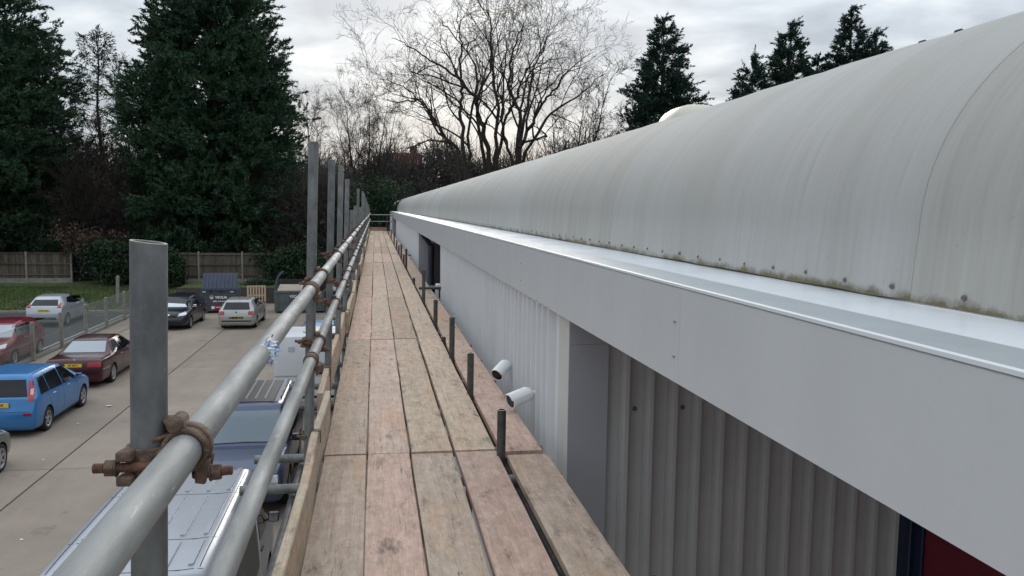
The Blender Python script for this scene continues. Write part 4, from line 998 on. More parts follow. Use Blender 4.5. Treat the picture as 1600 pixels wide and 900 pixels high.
# --- red hatch facing the viewer behind the wire fence
P_red = paint('red_paint', (0.20, 0.010, 0.028), .3, .3)
c = Car('parked_car', 'crimson hatchback facing the viewer behind the wire mesh fence', 'car', hatch(4.0, 1.52, 1.02, 1.02, rr=.5, rake=.9, hl=.95, tail=1.0), 1.74, P_red, 2.5, -1.28, wr=.31, loc=(-14.12, 33.7), head=-UP + .03)
c.patch('windscreen', M['screen_sky_painted'], [(-.68, 1.04), (.68, 1.04), (.54, 1.40), (-.54, 1.40)], 'x', 1)
c.patch('rear_window', M['glass'], [(-.62, 1.06), (.62, 1.06), (.53, 1.38), (-.53, 1.38)], 'x', -1)
for k in (1, -1):
    c.patch('side_window', M['glass'], [(-1.2, 1.08), (-.28, 1.05), (-.30, 1.40), (-.98, 1.38)], 'y', k); c.patch('side_window', M['glass'], [(-.22, 1.05), (.82, 1.0), (.36, 1.37), (-.24, 1.40)], 'y', k)
    c.patch('headlamp', M['headlamp'], [(k * .45, .70), (k * .76, .76), (k * .74, .90), (k * .50, .82)], 'x', 1, off=.014)
    c.patch('fog_lamp', M['under'], [(k * .48, .36), (k * .68, .38), (k * .66, .50), (k * .50, .48)], 'x', 1, off=.01); [c.side(x, .93, M['chrome'], k) for x in (-.7, .15)]
c.patch('grille', M['under'], [(-.36, .64), (.36, .64), (.34, .72), (-.34, .72)], 'x', 1, off=.01)
mb = MB(); mb.lathe([(.045, -.004), (.06, .006), (.075, -.004)], 'X', 18); mb.build('badge', M['chrome'], c.root).location = (1.90, 0, .80)
c.mirror(.66, 1.0, P_red); c.lines([-.26, .80], .3, 1.0)

# --- dark hatch facing the viewer in front of the bin
P_drk = paint('charcoal_paint', (0.020, 0.022, 0.030), .3, .28)
c = Car('parked_car', 'charcoal hatchback facing the viewer with sunshade in windscreen, beside the navy bin', 'car', hatch(4.24, 1.51, .99, 1.02, rr=.5, rake=1.05, hl=.92, tail=1.0), 1.77, P_drk, 2.6, -1.32, wr=.315, loc=(-9.78, 43.05), head=-UP - .03)
c.patch('windscreen', M['glass'], [(-.68, 1.02), (.68, 1.02), (.54, 1.39), (-.54, 1.39)], 'x', 1)
c.patch('sunshade', M['tape_w'], [(-.64, 1.035), (.64, 1.035), (.50, 1.15), (-.62, 1.20)], 'x', 1, off=.009)
c.patch('rear_window', M['glass'], [(-.62, 1.06), (.62, 1.06), (.53, 1.38), (-.53, 1.38)], 'x', -1)
for k in (1, -1):
    c.patch('side_window', M['glass'], [(-1.3, 1.08), (-.30, 1.05), (-.32, 1.40), (-1.02, 1.38)], 'y', k); c.patch('side_window', M['glass'], [(-.24, 1.05), (.90, .99), (.38, 1.36), (-.26, 1.40)], 'y', k)
    c.patch('headlamp', M['headlamp'], [(k * .44, .68), (k * .80, .74), (k * .78, .88), (k * .50, .80)], 'x', 1, off=.014); [c.side(x, .93, M['chrome'], k) for x in (-.7, .15)]
c.patch('grille', M['under'], [(-.40, .64), (.40, .64), (.38, .71), (-.38, .71)], 'x', 1, off=.01); c.patch('lower_grille', M['under'], [(-.6, .30), (.6, .30), (.56, .40), (-.56, .40)], 'x', 1, off=.01)
c.patch('badge', M['chrome'], [(-.07, .715), (.07, .715), (.07, .775), (-.07, .775)], 'x', 1, off=.014)
c.mirror(.70, .99, M['chrome']); c.plate(2.10, .50, 'EF07 KKE', M['plate_w'], 1, size=.085); c.lines([-.28, .86], .3, 1.0)

# --- silver hatch seen from behind
P_sil2 = paint('pale_silver_paint', (0.40, 0.40, 0.39), .45, .36, .2)
c = Car('parked_car', 'silver four door hatchback seen from behind in front of the pallet', 'car', hatch(4.15, 1.44, .96, .98, rr=.55, rake=.92, tail=.93, hl=1.05), 1.73, P_sil2, 2.51, -1.24, wr=.31, loc=(-6.66, 43.1), head=UP - .02)
c.patch('rear_window', M['glass'], [(-.64, .97), (.64, .97), (.54, 1.30), (-.54, 1.30)], 'x', -1)
c.patch('windscreen', M['screen'], [(-.66, 1.0), (.66, 1.0), (.52, 1.33), (-.52, 1.33)], 'x', 1)
for k in (1, -1):
    c.patch('side_window', M['glass'], [(-1.15, 1.02), (-.30, 1.0), (-.32, 1.34), (-.92, 1.32)], 'y', k); c.patch('side_window', M['glass'], [(-.24, 1.0), (.76, .96), (.34, 1.29), (-.26, 1.34)], 'y', k)
    c.patch('tail_lamp', M['tail'], [(k * .55, .72), (k * .80, .72), (k * .78, .90), (k * .57, .90)], 'x', -1, off=.014); [c.side(x, .90, P_sil2, k) for x in (-.72, .15)]
c.patch('bumper_strip', M['under'], [(-.80, .40), (.80, .40), (.80, .46), (-.80, .46)], 'x', -1, n=12, off=.008); c.patch('plate_recess', M['under'], [(-.32, .54), (.32, .54), (.32, .64), (-.32, .64)], 'x', -1, off=.006)
mb = MB(); mb.lathe([(0, -.006), (.04, -.008), (.048, .01)], 'X', 16); mb.build('badge', M['under'], c.root, smooth=True).location = (-2.02, 0, .84)
mb = MB(); mb.tube((-1.0, 0, 1.40), (-1.15, 0, 1.56), .006, 6); mb.build('aerial', M['under'], c.root); c.mirror(.64, .96, M['under']); c.plate(-2.075, .585, 'W519 LOC', M['plate_y'], -1, size=.08); c.lines([-.28, .78], .3, .95)

# --- grey car mostly out of frame on the left
P_gry = paint('grey_green_paint', (0.11, 0.125, 0.12), .4, .32)
c = Car('parked_car', 'dark grey car at the left edge, only its nose and front wheel in view', 'car', hatch(4.2, 1.48, .98, 1.0, rr=.5, rake=1.0, hl=.95, tail=.98), 1.78, P_gry, 2.58, -1.32, wr=.325, rimr=.225, spokes=6, loc=(-9.17, 18.2), head=UP)
c.patch('windscreen', M['screen'], [(-.66, 1.02), (.66, 1.02), (.52, 1.36), (-.52, 1.36)], 'x', 1); c.patch('rear_window', M['glass'], [(-.6, 1.03), (.6, 1.03), (.5, 1.32), (-.5, 1.32)], 'x', -1)
for k in (1, -1):
    c.patch('side_window', M['glass'], [(-1.2, 1.06), (-.3, 1.03), (-.32, 1.38), (-.98, 1.36)], 'y', k); c.patch('side_window', M['glass'], [(-.24, 1.03), (.84, .98), (.36, 1.34), (-.26, 1.38)], 'y', k)
    c.patch('headlamp', M['headlamp'], [(k * .52, .66), (k * .80, .72), (k * .80, .84), (k * .56, .78)], 'x', 1, off=.014)
c.mirror(.66, .98, M['navy']); c.lines([-.28, .82], .3, .97)

# --- dark blue off-roader with ribbed black roof, facing the viewer
P_suv = paint('navy_grey_paint', (0.055, 0.075, 0.14), .35, .3)
P_suvs = paint('silver_blue_trim', (0.36, 0.40, 0.46), .15, .35)
H = 1.86; L_ = 4.7; b, f = -L_ / 2, L_ / 2
st = [(b, .92, .42, .70, .95, .90, 1.0, 1.01), (b + .04, .95, .38, .72, 1.08, .86, 1.15, 1.16), (b + .10, .98, .34, .74, 1.12, .82, 1.45, 1.47), (b + .20, 1.0, .32, .74, 1.12, .80, H - .10, H - .05), (b + .5, 1.0, .32, .74, 1.12, .79, H - .05, H - .005), (b + 1.5, 1.0, .32, .74, 1.12, .79, H - .045, H),
      (b + 2.5, 1.0, .32, .74, 1.10, .79, H - .05, H - .01), (b + 2.85, 1.0, .32, .74, 1.10, .77, H - .10, H - .06), (b + 3.32, 1.0, .32, .72, 1.04, .88, 1.12, 1.15), (b + 3.45, 1.0, .32, .72, 1.02, .88, 1.10, 1.13), (f - .45, .98, .34, .70, .94, .86, 1.03, 1.07), (f - .08, .95, .36, .66, .86, .84, .96, .98), (f, .90, .42, .6, .74, .78, .78, .79)]
c = Car('off_roader', 'navy off-roader with ribbed black roof facing the viewer behind the silver van', 'car', st, 1.88, P_suv, 2.7, -1.35, wr=.38, rimr=.22, ww=.25, spokes=6, loc=(-2.68, 18.05), head=-UP + .01)
c.patch('windscreen', M['screen_blue'], [(-.76, 1.17), (.76, 1.17), (.66, 1.74), (-.66, 1.74)], 'x', 1, off=.008); c.patch('rear_window', M['glass'], [(-.7, 1.22), (.7, 1.22), (.64, 1.68), (-.64, 1.68)], 'x', -1)
ws = MB(); ws.tube((1.02, .70, 1.185), (1.02, -.05, 1.20), .012, 6); ws.tube((1.02, .1, 1.20), (1.03, -.60, 1.185), .012, 6); ws.build('wipers', M['black'], c.root)
rp = c.patch('roof_panel', M['black'], [(-2.05, -.50), (.22, -.50), (.22, .50), (-2.05, .50)], 'z', 1, off=.012, n=14, k=8)
for yy in (-.30, -.10, .10, .30): c.patch('roof_rib', P_suvs, [(-1.95, yy - .012), (.02, yy - .012), (.02, yy + .012), (-1.95, yy + .012)], 'z', 1, par=rp, off=.03, n=10, k=1)
for k in (1, -1):
    c.patch('roof_edge', P_suvs, [(-2.1, k * .60), (.24, k * .60), (.24, k * .53), (-2.1, k * .53)], 'z', 1, off=.02, n=14, k=2); rb = MB(); rb.tube((-1.9, k * .645, H + .03), (.0, k * .645, H + .03), .018, 10)
    for x in (-1.85, -.95, -.05): rb.tube((x, k * .645, H - .06), (x, k * .645, H + .03), .014, 8)
    rb.build('roof_rail', M['black'], c.root, smooth=True)
    c.patch('side_window', M['glass'], [(-2.0, 1.17), (-1.1, 1.17), (-1.1, 1.70), (-1.95, 1.68)], 'y', k); c.patch('side_window', M['glass'], [(-1.02, 1.17), (-.08, 1.15), (-.08, 1.70), (-1.02, 1.70)], 'y', k); c.patch('side_window', M['glass'], [(0, 1.15), (.82, 1.13), (.48, 1.66), (0, 1.70)], 'y', k)
    c.patch('headlamp', M['headlamp'], [(k * .50, .74), (k * .80, .74), (k * .80, .90), (k * .50, .90)], 'x', 1, off=.012)
c.patch('grille', M['under'], [(-.45, .72), (.45, .72), (.45, .90), (-.45, .90)], 'x', 1, off=.012); c.mirror(.72, 1.14, M['black']); c.lines([-1.06, -.04, .86], .4, 1.12)

# --- silver van directly below the rail, facing away
P_van = paint('van_silver_paint', (0.43, 0.455, 0.495), .35, .36)
H = 2.25; L_ = 5.0; b, f = -L_ / 2, L_ / 2
st = [(b, .93, .36, .70, 1.05, .89, 1.90, 1.93), (b + .03, .97, .32, .75, 1.20, .885, H - .12, H - .08), (b + .10, .985, .30, .75, 1.25, .875, H - .07, H - .02), (b + .6, 1.0, .28, .75, 1.28, .875, H - .05, H - .004), (b + 2.0, 1.0, .28, .75, 1.28, .875, H - .05, H), (b + 3.2, 1.0, .28, .75, 1.27, .86, H - .06, H - .01), (b + 3.55, 1.0, .28, .75, 1.25, .83, H - .12, H - .07),
      (b + 4.30, .99, .28, .72, 1.15, .80, 1.28, 1.33), (b + 4.42, .985, .28, .70, 1.08, .80, 1.20, 1.25), (f - .15, .95, .30, .62, .92, .78, 1.02, 1.06), (f - .03, .9, .34, .56, .80, .7, .86, .88), (f, .82, .38, .5, .66, .6, .70, .71)]
c = Car('van', 'silver panel van with ribbed roof directly below the near guard rail', 'van', st, 1.97, P_van, 2.93, -1.45, wr=.34, rimr=.21, ww=.22, spokes=6, loc=(-2.60, 11.05), head=UP)
for (x0, x1) in ((-2.36, -1.62), (-1.56, -.12), (-.06, 1.0)):
    for yy in (-.66, -.40, -.13, .13, .40, .66): c.patch('roof_rib', P_van, [(x0 + .06, yy - .028), (x1 - .06, yy - .028), (x1 - .06, yy + .028), (x0 + .06, yy + .028)], 'z', 1, off=.020, n=8, k=2)
for x in (-2.38, -1.59, -.09): c.patch('roof_seam', M['under'], [(x - .005, -.80), (x + .005, -.80), (x + .005, .80), (x - .005, .80)], 'z', 1, off=.002, n=1, k=16)
for k in (1, -1):
    c.patch('roof_gutter', M['under'], [(-2.34, k * .755), (1.0, k * .755), (1.0, k * .765), (-2.34, k * .765)], 'z', 1, off=.002, n=16, k=1)
    c.patch('rear_window', M['glass'], [(k * .10, 1.22), (k * .74, 1.22), (k * .70, 1.76), (k * .10, 1.76)], 'x', -1); c.patch('tail_lamp', M['tail'], [(k * .80, .78), (k * .90, .78), (k * .88, 1.28), (k * .79, 1.28)], 'x', -1, off=.012)
    c.patch('side_window', M['glass'], [(.62, 1.28), (1.62, 1.22), (1.28, 1.84), (.62, 1.88)], 'y', k); c.side(.72, 1.12, M['black'], k)
    c.patch('side_moulding', M['under'], [(-2.3, .62), (.5, .62), (.5, .70), (-2.3, .70)], 'y', k, off=.01, n=14); sg = c.patch('side_sign_panel', M['screw'], [(-1.2, 1.0), (.40, 1.0), (.40, 1.62), (-1.2, 1.62)], 'y', k, off=.006, n=14)
    c.patch('panel_trim', M['text_white'], [(.475, .60), (.49, .60), (.50, 1.66), (.485, 1.66)], 'y', k, off=.01, n=1, k=12)
c.patch('windscreen', M['screen'], [(-.78, 1.36), (.78, 1.36), (.70, 2.04), (-.70, 2.04)], 'x', 1); c.mirror(1.45, 1.25, M['black']); c.lines([.55], .4, 2.0); c.plate(-2.51, .98, 'YD56 HNM', M['plate_y'], -1, size=.085)
c.patch('rear_door_gap', M['under'], [(-.004, .5), (.004, .5), (.004, 2.05), (-.004, 2.05)], 'x', -1, n=1, k=12, off=.002)

# --- pale blue car past the camper
P_lb = paint('pale_blue_paint', (0.16, 0.30, 0.52), .4, .3)
c = Car('parked_car', 'pale blue car half hidden beyond the white camper body', 'car', hatch(4.2, 1.47, .98, 1.0, rr=.55, rake=1.05, hl=.98, tail=.98), 1.75, P_lb, 2.55, -1.3, wr=.31, loc=(-2.2, 32.2), head=-UP)
c.patch('windscreen', M['screen'], [(-.66, 1.02), (.66, 1.02), (.52, 1.36), (-.52, 1.36)], 'x', 1); c.patch('rear_window', M['glass'], [(-.6, 1.03), (.6, 1.03), (.5, 1.32), (-.5, 1.32)], 'x', -1)
for k in (1, -1):
    c.patch('side_window', M['glass'], [(-1.2, 1.06), (-.3, 1.03), (-.32, 1.38), (-.98, 1.36)], 'y', k); c.patch('side_window', M['glass'], [(-.24, 1.03), (.84, .98), (.36, 1.34), (-.26, 1.38)], 'y', k); c.patch('headlamp', M['headlamp'], [(k * .5, .68), (k * .78, .74), (k * .76, .86), (k * .54, .80)], 'x', 1, off=.014)
c.mirror(.66, .98, P_lb); c.lines([-.28, .82], .3, .97)

# --- white camper body with overhanging nose, standing across the yard
def camper():
    root = empty('camper_body', (-1.9, 24.6, 0)); tag(root, 'white camper body with slanted overhanging nose behind the navy off-roader', 'camper', 'vehicles parked in the yard')
    W = P_w = mat('camper_white', (0.72, 0.74, 0.76), .35, var=.08, vscale=1.5)
    mb = MB(); prof = [(-.95, .62), (2.9, .62), (2.95, 2.22), (2.8, 2.36), (-.62, 2.36), (-.82, 2.30), (-1.50, 1.70), (-1.50, 1.63), (-.95, 1.62)]
    mb.prism(prof, 1, -1.0, 1.0); s = mb.build('shell', W, root, bevel=.04, segs=3, smooth=True, angle=25)
    mb = MB(); mb.box(-.55, -.38, -1.014, -1.0005, 1.92, 2.06); v = mb.build('vent', M['screw_l'], root, bevel=.003)
    for i in range(4):
        q = MB(); q.box(-.54, -.39, -1.02, -1.0145, 1.935 + i * .03, 1.95 + i * .03); q.build('louvre', W, v)
    mb = MB(); mb.box(-.2, .4, -.35, .35, 2.36, 2.42); mb.build('rooflight', M['dome'], root, bevel=.03, segs=2)
    mb = MB(); mb.box(-.94, 2.9, -1.01, -1.0005, 1.20, 1.23); mb.build('side_moulding', M['screw_l'], root)
    for x in (-.8, 2.7):
        for y in (-.9, .9): q = MB(); q.tube((x, y, 0), (x, y, .64), .04, 10); q.build('support_leg', M['galv_v'], root, smooth=True)
    tm, rm, dm = wheel_mesh(.33, .2, 6, .21)
    for sd in (1, -1): t = inst('wheel', tm, root, (1.3, sd * .86, .33), (0, 0, 0 if sd > 0 else math.pi)); inst('rim', rm, t)
    ax = MB(); ax.box(-.6, 2.6, -.4, .4, .42, .62); ax.build('chassis', M['under'], root)
camper()

# ------------------------------------------------------------------ bins, skip and pallet
def veolia_bin():
    root = empty('waste_bin', (-8.66, 47.45, 0)); tag(root, 'slate waste bin with raised navy lid, white VEOLIA lettering and red sticker', 'waste bin')
    w = .96
    mb = MB(); mb.hexa([(-w + .04, 0.02, .12), (w - .04, .02, .12), (w - .04, 1.5, .12), (-w + .04, 1.5, .12), (-w, -.05, 1.34), (w, -.05, 1.34), (w, 1.62, 1.34), (-w, 1.62, 1.34)]); mb.build('body', M['bin_grey'], root, bevel=.015)
    mb = MB(); mb.box(-w - .02, w + .02, -.10, -.0505, 1.28, 1.36); mb.build('rim', M['bin_navy'], root, bevel=.008)
    mb = MB()                                      # corrugated lid standing open
    n = 9; z0, z1 = 1.362, 2.22
    mb.hexa([(-w, 0.20, z0), (w, .20, z0), (w, .24, z0), (-w, .24, z0), (-w + .02, .75, z1), (w - .02, .75, z1), (w - .02, .79, z1), (-w + .02, .79, z1)]); ld = mb.build('lid', M['bin_navy'], root)
    for i in range(n):
        x = -w + .10 + (2 * w - .2) * i / (n - 1); q = MB(); q.hexa([(x - .035, .165, z0 + .02), (x + .035, .165, z0 + .02), (x + .045, .205, z0 + .02), (x - .045, .205, z0 + .02), (x - .035, .70, z1 - .03), (x + .035, .70, z1 - .03), (x + .045, .745, z1 - .03), (x - .045, .745, z1 - .03)]); q.build('lid_rib', M['bin_navy'], ld)
    for x in (-.78, .72): q = MB(); q.box(x - .09, x + .09, -.066, -.046, 1.20, 1.25); q.build('reflector', M['text_white'], root)
    for x in (-.42, .12): q = MB(); q.box(x - .05, x + .05, -.09, -.045, 1.19, 1.23); q.build('catch', M['under'], root)
    t = inst('lettering', text_mesh('VEOLIA', .19, M['text_white'], 'lettering', .006), root, (.13, -.046, .90), (rad(87.5), 0, 0))
    t = inst('phone_number', text_mesh('0345 6060 460', .105, M['text_white'], 'phone_number', .004), root, (0, -.034, .68), (rad(87.5), 0, 0))
    q = MB(); q.ring((-.38, -.046, .91), (0, 1, .04), .075, .10, .006, 24); q.ring((-.38, -.046, .88), (0, 1, .04), .0, .045, .006, 16); q.build('logo', M['text_white'], root)
    q = MB(); q.box(-.40, .46, -.034, -.010, .24, .42); s = q.build('sticker', M['label_red'], root); q = MB(); q.box(-.405, -.24, -.038, -.0345, .25, .41); q.build('sticker_symbol', M['text_white'], s)
    q = MB(); q.box(-.18, .40, -.037, -.0345, .335, .365); q.build('sticker_print', M['text_white'], s)
    for x in (-.8, .8):
        for y in (.2, 1.3): q = MB(); q.tube((x - .03, y, .07), (x + .03, y, .07), .07, 14); q.build('castor', M['tyre'], root)
veolia_bin()
def skip(loc, w, m, label, lid, letters):
    root = empty('skip_bin', loc); tag(root, label, 'waste bin'); h = 1.25; d = 1.7; t = .05
    for nm, b in (('front_panel', (-w, w, 0, t, .1, h)), ('back_panel', (-w, w, d - t, d, .1, h + .55)), ('side_panel', (-w, -w + t, t + .001, d - t - .001, .1, h)), ('side_panel', (w - t, w, t + .001, d - t - .001, .1, h)), ('floor_panel', (-w + t + .001, w - t - .001, t + .001, d - t - .001, .1, .16))):
        q = MB(); q.box(*b); q.build(nm, M[m] if nm != 'back_panel' else M['bin_in'], root, bevel=.006)
    q = MB(); q.box(-w - .03, w + .03, -.04, -.001, h - .10, h + .02); q.build('rim', M[m], root, bevel=.01)
    for i in range(5): x = -w + .2 + (2 * w - .4) * i / 4; q = MB(); q.box(x - .03, x + .03, -.035, -.0005, .15, h - .105); q.build('stiffener', M[m], root, bevel=.005)
    q = MB(); q.hexa([(-w + .1, .1, h - .25), (w - .3, .1, h - .25), (w - .3, 1.4, h - .2), (-w + .1, 1.4, h - .2), (-w + .15, .3, h + .10), (w - .4, .25, h + .06), (w - .4, 1.4, h + .28), (-w + .15, 1.4, h + .28)]); q.build('contents', M['card'], root, bevel=.03)
    if lid:
        q = MB()      # curved side arm of the open lid
        pts = [Vector((-w - .06, 1.5 - 1.0 * math.sin(a) * .5, h + 1.35 * (1 - math.cos(a)) * .9)) for a in [i * 1.57 / 10 for i in range(11)]]
        pts = [Vector((-w - .02 + .45 * (i / 10) ** 2.2, .3 + .05 * i, h - .5 + 1.55 * math.sin(i / 10 * 1.45))) for i in range(11)]
        for a, b in zip(pts, pts[1:]): q.tube(a, b, .07, 8)
        q.build('lid_arm', M['bin_navy'], root, smooth=True)
    if letters: inst('lettering', text_mesh(letters, .2, M['text_white'], 'lettering', .004), root, (-.35, -.042, h - .30), (UP, 0, 0))
skip((-4.25, 47.3, 0), 1.38, 'bin_green', 'grey-green open skip with curved lid arm and cardboard inside', True, 'VEO')
skip((-1.5, 47.5, 0), 1.1, 'bin_navy', 'navy open bin half hidden behind the scaffold standards', False, 'VEOLIA')
def pallet():
    root = empty('pallet', (-7.12, 51.0, -.52)); tag(root, 'pale new wooden pallet leaning upright behind the silver hatchback', 'pallet')
    for i in range(7): x = -.50 + i / 6; q = MB(); q.box(x - .05, x + .05, 0, .022, 0.55, 1.75); q.build('deck_slat', M['pallet'], root)
    for z in (.60, 1.15, 1.70): q = MB(); q.box(-.55, .55, .0225, .10, z - .05, z + .05); q.build('bearer', M['pallet'], root)
    for i in range(3): x = -.50 + i / 2; q = MB(); q.box(x - .05, x + .05, .1005, .122, .55, 1.75); q.build('bottom_slat', M['pallet'], root)
    root.rotation_euler = (rad(-6), 0, rad(8))
pallet()

# ------------------------------------------------------------------ fences
def timber_fence(x0, x1, y, zb, label, top=2.0, rise=0.0):
    root = empty('timber_fence', ((x0 + x1) / 2, y, zb)); tag(root, label, 'fence', 'timber fences at the back of the yard'); n = max(1, round((x1 - x0) / 2.75)); w = (x1 - x0) / n; cx = (x0 + x1) / 2; rr = random.Random(int(x0 * 10))
    for i in range(n + 1): x = x0 + i * w - cx; q = MB(); q.box(x - .06, x + .06, -.07, .07, -.35, top + .08); q.build('post', M['fence_post'], root, bevel=.012)
    for i in range(n):
        xa = x0 + i * w - cx + .062; xb = xa + w - .124; k = int((xb - xa) / .125); s = (xb - xa) / k; z0 = .22
        q = MB(); q.box(xa, xb, -.03, .03, -.2, z0 - .005); q.build('gravel_board', M['fence_post'], root)
        for j in range(k):
            a = xa + j * s; q = MB(); dz = rr.uniform(-.02, .015); q.hexa([(a, -.012, z0), (a + s * 1.08, .006, z0), (a + s * 1.08, .018, z0), (a, .012, z0), (a, -.012, top + dz), (a + s * 1.08, .006, top + dz), (a + s * 1.08, .018, top + dz), (a, .012, top + dz)]); q.build('board', M['fence_wood'], root)
        for z in (.45, 1.15, 1.85): q = MB(); q.box(xa, xb, -.075, -.0125, z - .04, z + .04); q.build('rail', M['fence_wood'], root)
timber_fence(-33, -19.5, 56.8, .98, 'weathered timber fence along the top of the grass bank', top=1.85)
timber_fence(-14.3, -3.2, 56.4, .96, 'weathered timber fence behind the waste bins', top=1.95)
def wire_fence():
    root = empty('wire_fence', (-12.95, 40, 0)); tag(root, 'wire mesh fence with concrete posts between yard and road', 'fence'); ys = [27.5, 30.4, 33.4, 36.3, 39.2, 42.1, 45.0, 47.9]
    for i, y in enumerate(ys): q = MB(); q.box(-.07, .07, y - 40 - .07, y - 40 + .07, 0, 1.52); q.build('post', M['fence_post'], root, bevel=.02)
    for a, b in zip(ys, ys[1:]):
        V = []; F = []; p = .11; hgt = 1.42; a_, b_ = a - 40 + .075, b - 40 - .075; L_ = b_ - a_
        def strip(y0, z0, y1, z1, r=.0035):
            q = len(V); d = Vector((0, y1 - y0, z1 - z0)).normalized(); n = Vector((0, -d.z, d.y)) * r; x = Vector((r, 0, 0)); A = Vector((0, y0, z0)); B = Vector((0, y1, z1))
            V.extend([A + n, A - n * .5 + x, A - n * .5 - x, B + n, B - n * .5 + x, B - n * .5 - x]); F.extend([(q, q + 1, q + 4, q + 3), (q + 1, q + 2, q + 5, q + 4), (q + 2, q, q + 3, q + 5)])
        k = -int(hgt / p) - 1
        while k * p < L_:
            s0 = k * p
            for sg in (1, -1):
                y0, z0 = (s0, 0.05) if sg > 0 else (s0 + hgt, .05); pts = []
                t0 = max(0, -s0) if sg > 0 else max(0, s0 + hgt - L_); t1 = min(hgt, L_ - s0) if sg > 0 else min(hgt, s0 + hgt)
                if t1 > t0 + .01: strip(a_ + y0 + sg * t0, z0 + t0, a_ + y0 + sg * t1, z0 + t1)
            k += 1
        for z in (.06, .76, 1.46): strip(a_ - .07, z, b_ + .07, z, .006)
        m = MB(); m.add(V, F); stuff(m.build('mesh_panel', M['wire'], root))
wire_fence()
# a few concrete fence posts seen between the shrubs behind the bins
for k, (x, y, h) in enumerate([(-14.9, 50.5, 1.9), (-14.2, 51.5, 1.6)]):
    q = MB(); q.prism([(-.08, 0), (.08, 0), (.08, h - .06), (.0, h), (-.08, h - .06)], 1, -.08, .08); o = q.build('fence_post', M['fence_post'], bevel=.01); o.location = (x, y, 0); o.rotation_euler = (0, 0.03 * (1 - 2 * k), 0)
    tag(o, ['taller lone post left of the waste bin by the cypress', 'shorter lone post just right of the taller one'][k], 'post', 'lone posts beside the bins')

# ------------------------------------------------------------------ trees
def leaf_quads(P, D, L, W, rng):
    """narrow pointed leaf faces at P along D (both n,3)"""
    n = len(P); D = D / np.linalg.norm(D, axis=1, keepdims=True); r = rng.normal(0, 1, (n, 3)); S = np.cross(D, r); S /= np.linalg.norm(S, axis=1, keepdims=True) + 1e-9
    V = np.zeros((n, 3, 3)); V[:, 0] = P - S * W[:, None]; V[:, 1] = P + S * W[:, None]; V[:, 2] = P + D * L[:, None]
    return V.reshape(-1, 3), np.arange(3 * n).reshape(-1, 3)
def tubes(segs, sides_of=lambda r: 6 if r > .12 else (4 if r > .035 else 3)):
    """segments (p0,p1,r0,r1) -> prism arrays, quads"""
    VV = []; FF = []; base = 0; A = np.array([(*a, *b, r0, r1) for a, b, r0, r1 in segs]); sd = np.array([sides_of(x) for x in A[:, 6]])
    for n in np.unique(sd):
        B = A[sd == n]; d = B[:, 3:6] - B[:, :3]; d /= np.linalg.norm(d, axis=1, keepdims=True) + 1e-9
        ref = np.where(np.abs(d[:, 2:3]) < .9, np.array([[0, 0, 1.0]]), np.array([[1.0, 0, 0]])); u = np.cross(d, ref); u /= np.linalg.norm(u, axis=1, keepdims=True); w = np.cross(d, u); k = len(B); V = np.zeros((k, 2 * n, 3))
        for i in range(n):
            t = 2 * math.pi * i / n; e = u * math.cos(t) + w * math.sin(t); V[:, i] = B[:, :3] + e * B[:, 6:7]; V[:, n + i] = B[:, 3:6] + e * B[:, 7:8]
        f = np.array([(i, (i + 1) % n, n + (i + 1) % n, n + i) for i in range(n)]); F = (np.arange(k) * 2 * n)[:, None, None] + f[None] + base
        VV.append(V.reshape(-1, 3)); FF.append(F.reshape(-1, 4)); base += k * 2 * n
    return np.concatenate(VV), np.concatenate(FF)
def at(px, py, Y):
    d = RIGHT * ((px - 800) / 1270) + DOWN * ((py - 450) / 1270) + FWD; return EYE + d * (Y / d.y)
def ground_z(y): return 0.97 + min(9.0, max(0, (y - 70)) * 0.06) if y > 57.5 else 0.0

